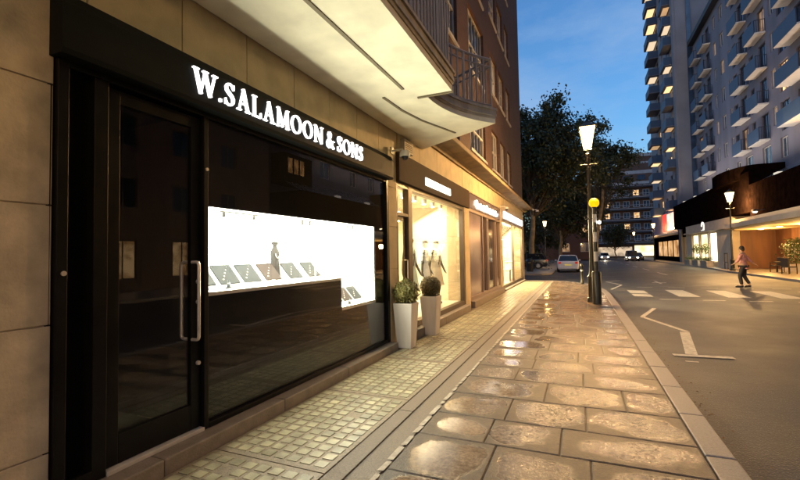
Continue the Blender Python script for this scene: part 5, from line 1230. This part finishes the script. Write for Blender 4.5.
# ================================================================== CARS
M_TYRE = mat('tyre', (.015, .015, .015), .8, var=.2, bump=.1); M_RIM = mat('alloy_rim', (.45, .45, .45), .3, metal=.9, var=.1, bump=0)
M_CGL = mat('car_glass', (.012, .014, .016), .06, var=.2, bump=0, spec=.8)
def car(name, loc, rz, paint, label, cat='car', Lc=4.2, Wc=1.82, Hc_=1.47, boxy=0, lights_on=0, plate=True):
    """+x is the front of the car"""
    t = thing(name, label, cat, loc); t.rotation_euler[2] = rz
    h = Lc/2; w_ = Wc/2
    # stations along x: (x, z_bottom, z_shoulder, half width)
    stn = [(-h, .42, .80, .80), (-h+.06, .26, .95, .93), (-h+.5, .22, 1.0, .98), (-h*.4, .2, .98, 1.0), (0, .2, .96, 1.0), (h*.42, .2, .93, 1.0), (h-.6, .22, .86, .97), (h-.12, .26, .74, .88), (h, .38, .62, .74)]
    g = MB(); ring = 10; vs = []
    for x, zb, zs, kw in stn:
        ww = w_*kw
        prof = [(ww*.86, zb), (ww*.97, zb+.12), (ww, zb+(zs-zb)*.55), (ww*.965, zs-.06), (ww*.86, zs)]
        for (yy, zz_) in prof: vs.append((x, yy, zz_))
        for (yy, zz_) in prof[::-1]: vs.append((x, -yy, zz_))
    fs = []
    for i in range(len(stn)-1):
        for j in range(ring): fs.append((i*ring+j, i*ring+(j+1) % ring, (i+1)*ring+(j+1) % ring, (i+1)*ring+j))
    fs.append(tuple(range(ring))); fs.append(tuple(range((len(stn)-1)*ring, len(stn)*ring))[::-1])
    g.add(vs, fs); b = g.build('body', paint, t, local=True, smooth=True); s_ = b.modifiers.new('s', 'BEVEL'); s_.width = .03; s_.segments = 2; s_.limit_method = 'ANGLE'
    # greenhouse
    rear, front = (-h+.12, h*.42) ; rr, rf_ = (-h+.42-.15*boxy, h*.10+.1*boxy)
    def gh(xs, zs_, wk):
        vs = []
        for (x, z, k_) in zip(xs, zs_, wk): vs += [(x, w_*k_, z), (x, -w_*k_, z)]
        return vs
    zt = Hc_
    g = MB(); v = [(rear, w_*.88, .93), (rear, -w_*.88, .93), (front, w_*.88, .91), (front, -w_*.88, .91), (rr, w_*.70, zt-.05), (rr, -w_*.70, zt-.05), (rf_, w_*.70, zt-.05), (rf_, -w_*.70, zt-.05)]
    g.add(v, [(0, 1, 5, 4), (2, 6, 7, 3), (0, 4, 6, 2), (1, 3, 7, 5), (4, 5, 7, 6)]); g.build('glazing', M_CGL, t, local=True)
    g = MB(); g.add([(rr-.06, w_*.70, zt-.07), (rr-.06, -w_*.70, zt-.07), (rf_+.05, -w_*.70, zt-.07), (rf_+.05, w_*.70, zt-.07), (rr+.08, w_*.6, zt), (rr+.08, -w_*.6, zt), (rf_-.1, -w_*.6, zt), (rf_-.1, w_*.6, zt)], [(0, 1, 2, 3), (4, 7, 6, 5), (0, 4, 5, 1), (1, 5, 6, 2), (2, 6, 7, 3), (3, 7, 4, 0)])
    for s2_ in (1, -1):
        for (xa, xb_) in (((rear, .90), (rr, .71)), ((front, .90), (rf_, .71)), ((-.15, .90), (-.2, .71))):
            g.tube([(xa[0], s2_*w_*xa[1]*.985, .93), (xb_[0], s2_*w_*xb_[1], zt-.06)], .038, 6)
    g.build('roof', paint, t, local=True, smooth=True)
    for sx_ in (-h*.62, h*.62):
        for sy_ in (1, -1):
            g = MB(); y0_ = sy_*(w_-.01); y1_ = sy_*(w_-.22)
            def ringp(r_, y_): return [(sx_+r_*math.cos(2*math.pi*i/20), y_, .32+r_*math.sin(2*math.pi*i/20)) for i in range(20)]
            vs = ringp(.32, y0_)+ringp(.32, y1_)+ringp(.2, y0_)
            g.add(vs, [(i, (i+1) % 20, 20+(i+1) % 20, 20+i) for i in range(20)]+[(i, (i+1) % 20, 40+(i+1) % 20, 40+i) for i in range(20)]+[tuple(range(20, 40))])
            wh = g.build('wheel', M_TYRE, t, local=True)
            g = MB(); g.add(ringp(.2, y0_+sy_*.004), [tuple(range(20))]); g.build('rim', M_RIM, wh, local=True)
    for sy_ in (1, -1):
        g = MB(); g.box(-h-.015, -h+.12, sy_*w_*.60, sy_*w_*.84, .72, .90); g.build('rear_light', emit('red_lamp', (1, .03, .02), .12), t, local=True, bevel=.02)
        g = MB(); g.box(h-.16, h+.01, sy_*w_*.50, sy_*w_*.74, .56, .70); g.build('headlight', emit('head_lamp_on', (1, .85, .6), 30) if lights_on == 1 else M_RIM, t, local=True, bevel=.03)
        g = MB(); g.box(h*.3, h*.3+.14, sy_*(w_+.02), sy_*(w_+.17), .93, 1.05); g.build('wing_mirror', paint, t, local=True, bevel=.03)
    if plate:
        g = MB(); g.box(-h-.012, -h+.03, -.26, .26, .58, .69); g.build('number_plate', emit('plate_yellow', (.9, .7, .15), .25), t, local=True)
    g = MB(); g.box(-h-.03, -h+.1, -w_*.8, w_*.8, .30, .46); g.box(h-.1, h+.03, -w_*.7, w_*.7, .28, .42); g.build('bumper', paint, t, local=True, bevel=.03)
    return t
M_CWHITE = mat('white_car_paint', (.72, .72, .74), .25, var=.03, bump=0, coat=.5)
M_CDARK = mat('dark_car_paint', (.02, .022, .028), .2, var=.1, bump=0, coat=.6)
car('parked_car', (-.95, 40.0, RZ), R(92), M_CWHITE, 'white hatchback seen from behind at the kerb under the trees')
car('parked_car', (-5.0, 43.5, RZ+.12), R(180), M_CDARK, 'dark car half hidden behind the brick building corner', Hc_=1.5)
car('taxi', (8.2, 80, RZ), R(-90), M_CDARK, 'black taxi facing the viewer with lights on at the far end of the road', 'taxi', 4.6, 1.85, 1.8, 1, 1, False)
car('parked_car', (9.6, 86, RZ), R(-90), M_CDARK, 'dark car parked to the right of the black taxi', Hc_=1.45)
car('oncoming_car', (4.6, 92, RZ), R(-90), M_CWHITE, 'oncoming pale car with glaring headlights beyond the beacon', 'car', 4.2, 1.8, 1.47, 0, 1, False)
light('headlight_beam', 'SPOT', (4.6, 89, .6), 400, (1, .85, .6), None, .1, (R(84), 0, R(180)), spot=60)

# ================================================================== PERSON crossing
M_SKIN = mat('skin', (.42, .26, .18), .6, var=.06, bump=0); M_PINK = mat('pink_shirt', (.58, .27, .24), .9, var=.3, scale=9, bump=.8, bscale=14); M_TROU = mat('dark_trousers', (.02, .018, .02), .8, var=.4, bump=.8, bscale=12); M_HAIR = mat('dark_hair', (.015, .01, .008), .7, var=.3, bump=0)
p = thing('person', 'person in pink shirt and dark trousers striding across the crossing', 'person', (6.75, 23.2, RZ)); p.rotation_euler[2] = R(150); p.scale = (1.04, 1.04, 1.04)
J, E_ = body_joints(((.10, .27, 1.17), (.26, .25, 1.02), (.33, .24, .98)), ((-.13, -.26, 1.18), (-.30, -.33, 1.0), (-.37, -.35, .95)), ((.12, .08, .50), (.07, .07, .09), (.22, .08, .04)), ((.02, -.08, .50), (-.16, -.08, .13), (-.04, -.09, .05)), lean=.03)
skin_mesh('body', J, E_, M_SKIN, p, 2)
T = {k_: J[k_] for k_ in ('pelvis', 'waist', 'chest', 'collar', 'shL', 'shR')}
def fat(v, k_, ad=.012):
    r_ = v[3]; r_ = tuple(q+ad for q in r_) if isinstance(r_, tuple) else r_+ad; return (*v[:3], r_)
T = {k_: fat(v, 1, .016) for k_, v in T.items()}
for n_ in 'LR':
    e_, s_ = J['el'+n_], J['sh'+n_]; T['el'+n_] = fat(e_, 1, .02); wv = J['wr'+n_]; T['cu'+n_] = tuple(e_[i]+(wv[i]-e_[i])*.55 for i in range(3))+(.05,)
T['hem'] = (0, 0, .86, (.165, .125))
skin_mesh('shirt', T, [('pelvis', 'waist'), ('waist', 'chest'), ('chest', 'collar'), ('collar', 'shL'), ('collar', 'shR'), ('shL', 'elL'), ('shR', 'elR'), ('elL', 'cuL'), ('elR', 'cuR'), ('pelvis', 'hem')], M_PINK, p, 2)
T = {'pelvis': fat(J['pelvis'], 1, .008)}
for n_ in 'LR':
    T['hip'+n_] = fat(J['hip'+n_], 1, .014); T['kn'+n_] = fat(J['kn'+n_], 1, .022); a = J['an'+n_]; T['an'+n_] = (a[0], a[1], a[2]+.02, .065)
skin_mesh('trousers', T, [('pelvis', 'hipL'), ('pelvis', 'hipR'), ('hipL', 'knL'), ('hipR', 'knR'), ('knL', 'anL'), ('knR', 'anR')], M_TROU, p, 2)
for n_ in 'LR':
    a, b = Vector(J['an'+n_][:3]), Vector(J['to'+n_][:3]); g = MB(); h_ = a+(a-b)*.35; h_.z = min(a.z, b.z+.09)-.0; g.tube([(h_.x, h_.y, b.z+.0), (a.x, a.y, b.z+.02), tuple(b), tuple(b+(b-a).normalized()*.07)], [.04, .052, .045, .02], 8); g.build('shoe', M_TROU, p, smooth=True, local=True)
g = MB(); c = J['crown']; g.ball((c[0]-.02, 0, 1.69), .102, 14, .98, .88, 1.05); g.ball((c[0]-.045, 0, 1.64), .09, 12, .9, .9, 1.0); g.build('hair', M_HAIR, p, smooth=True, local=True)
g = MB()
for s_ in (-1, 1): g.ball((J['skull'][0]+.078, s_*.03, 1.645), .011, 8)
g.build('eyes', M_HAIR, p, smooth=True, local=True)
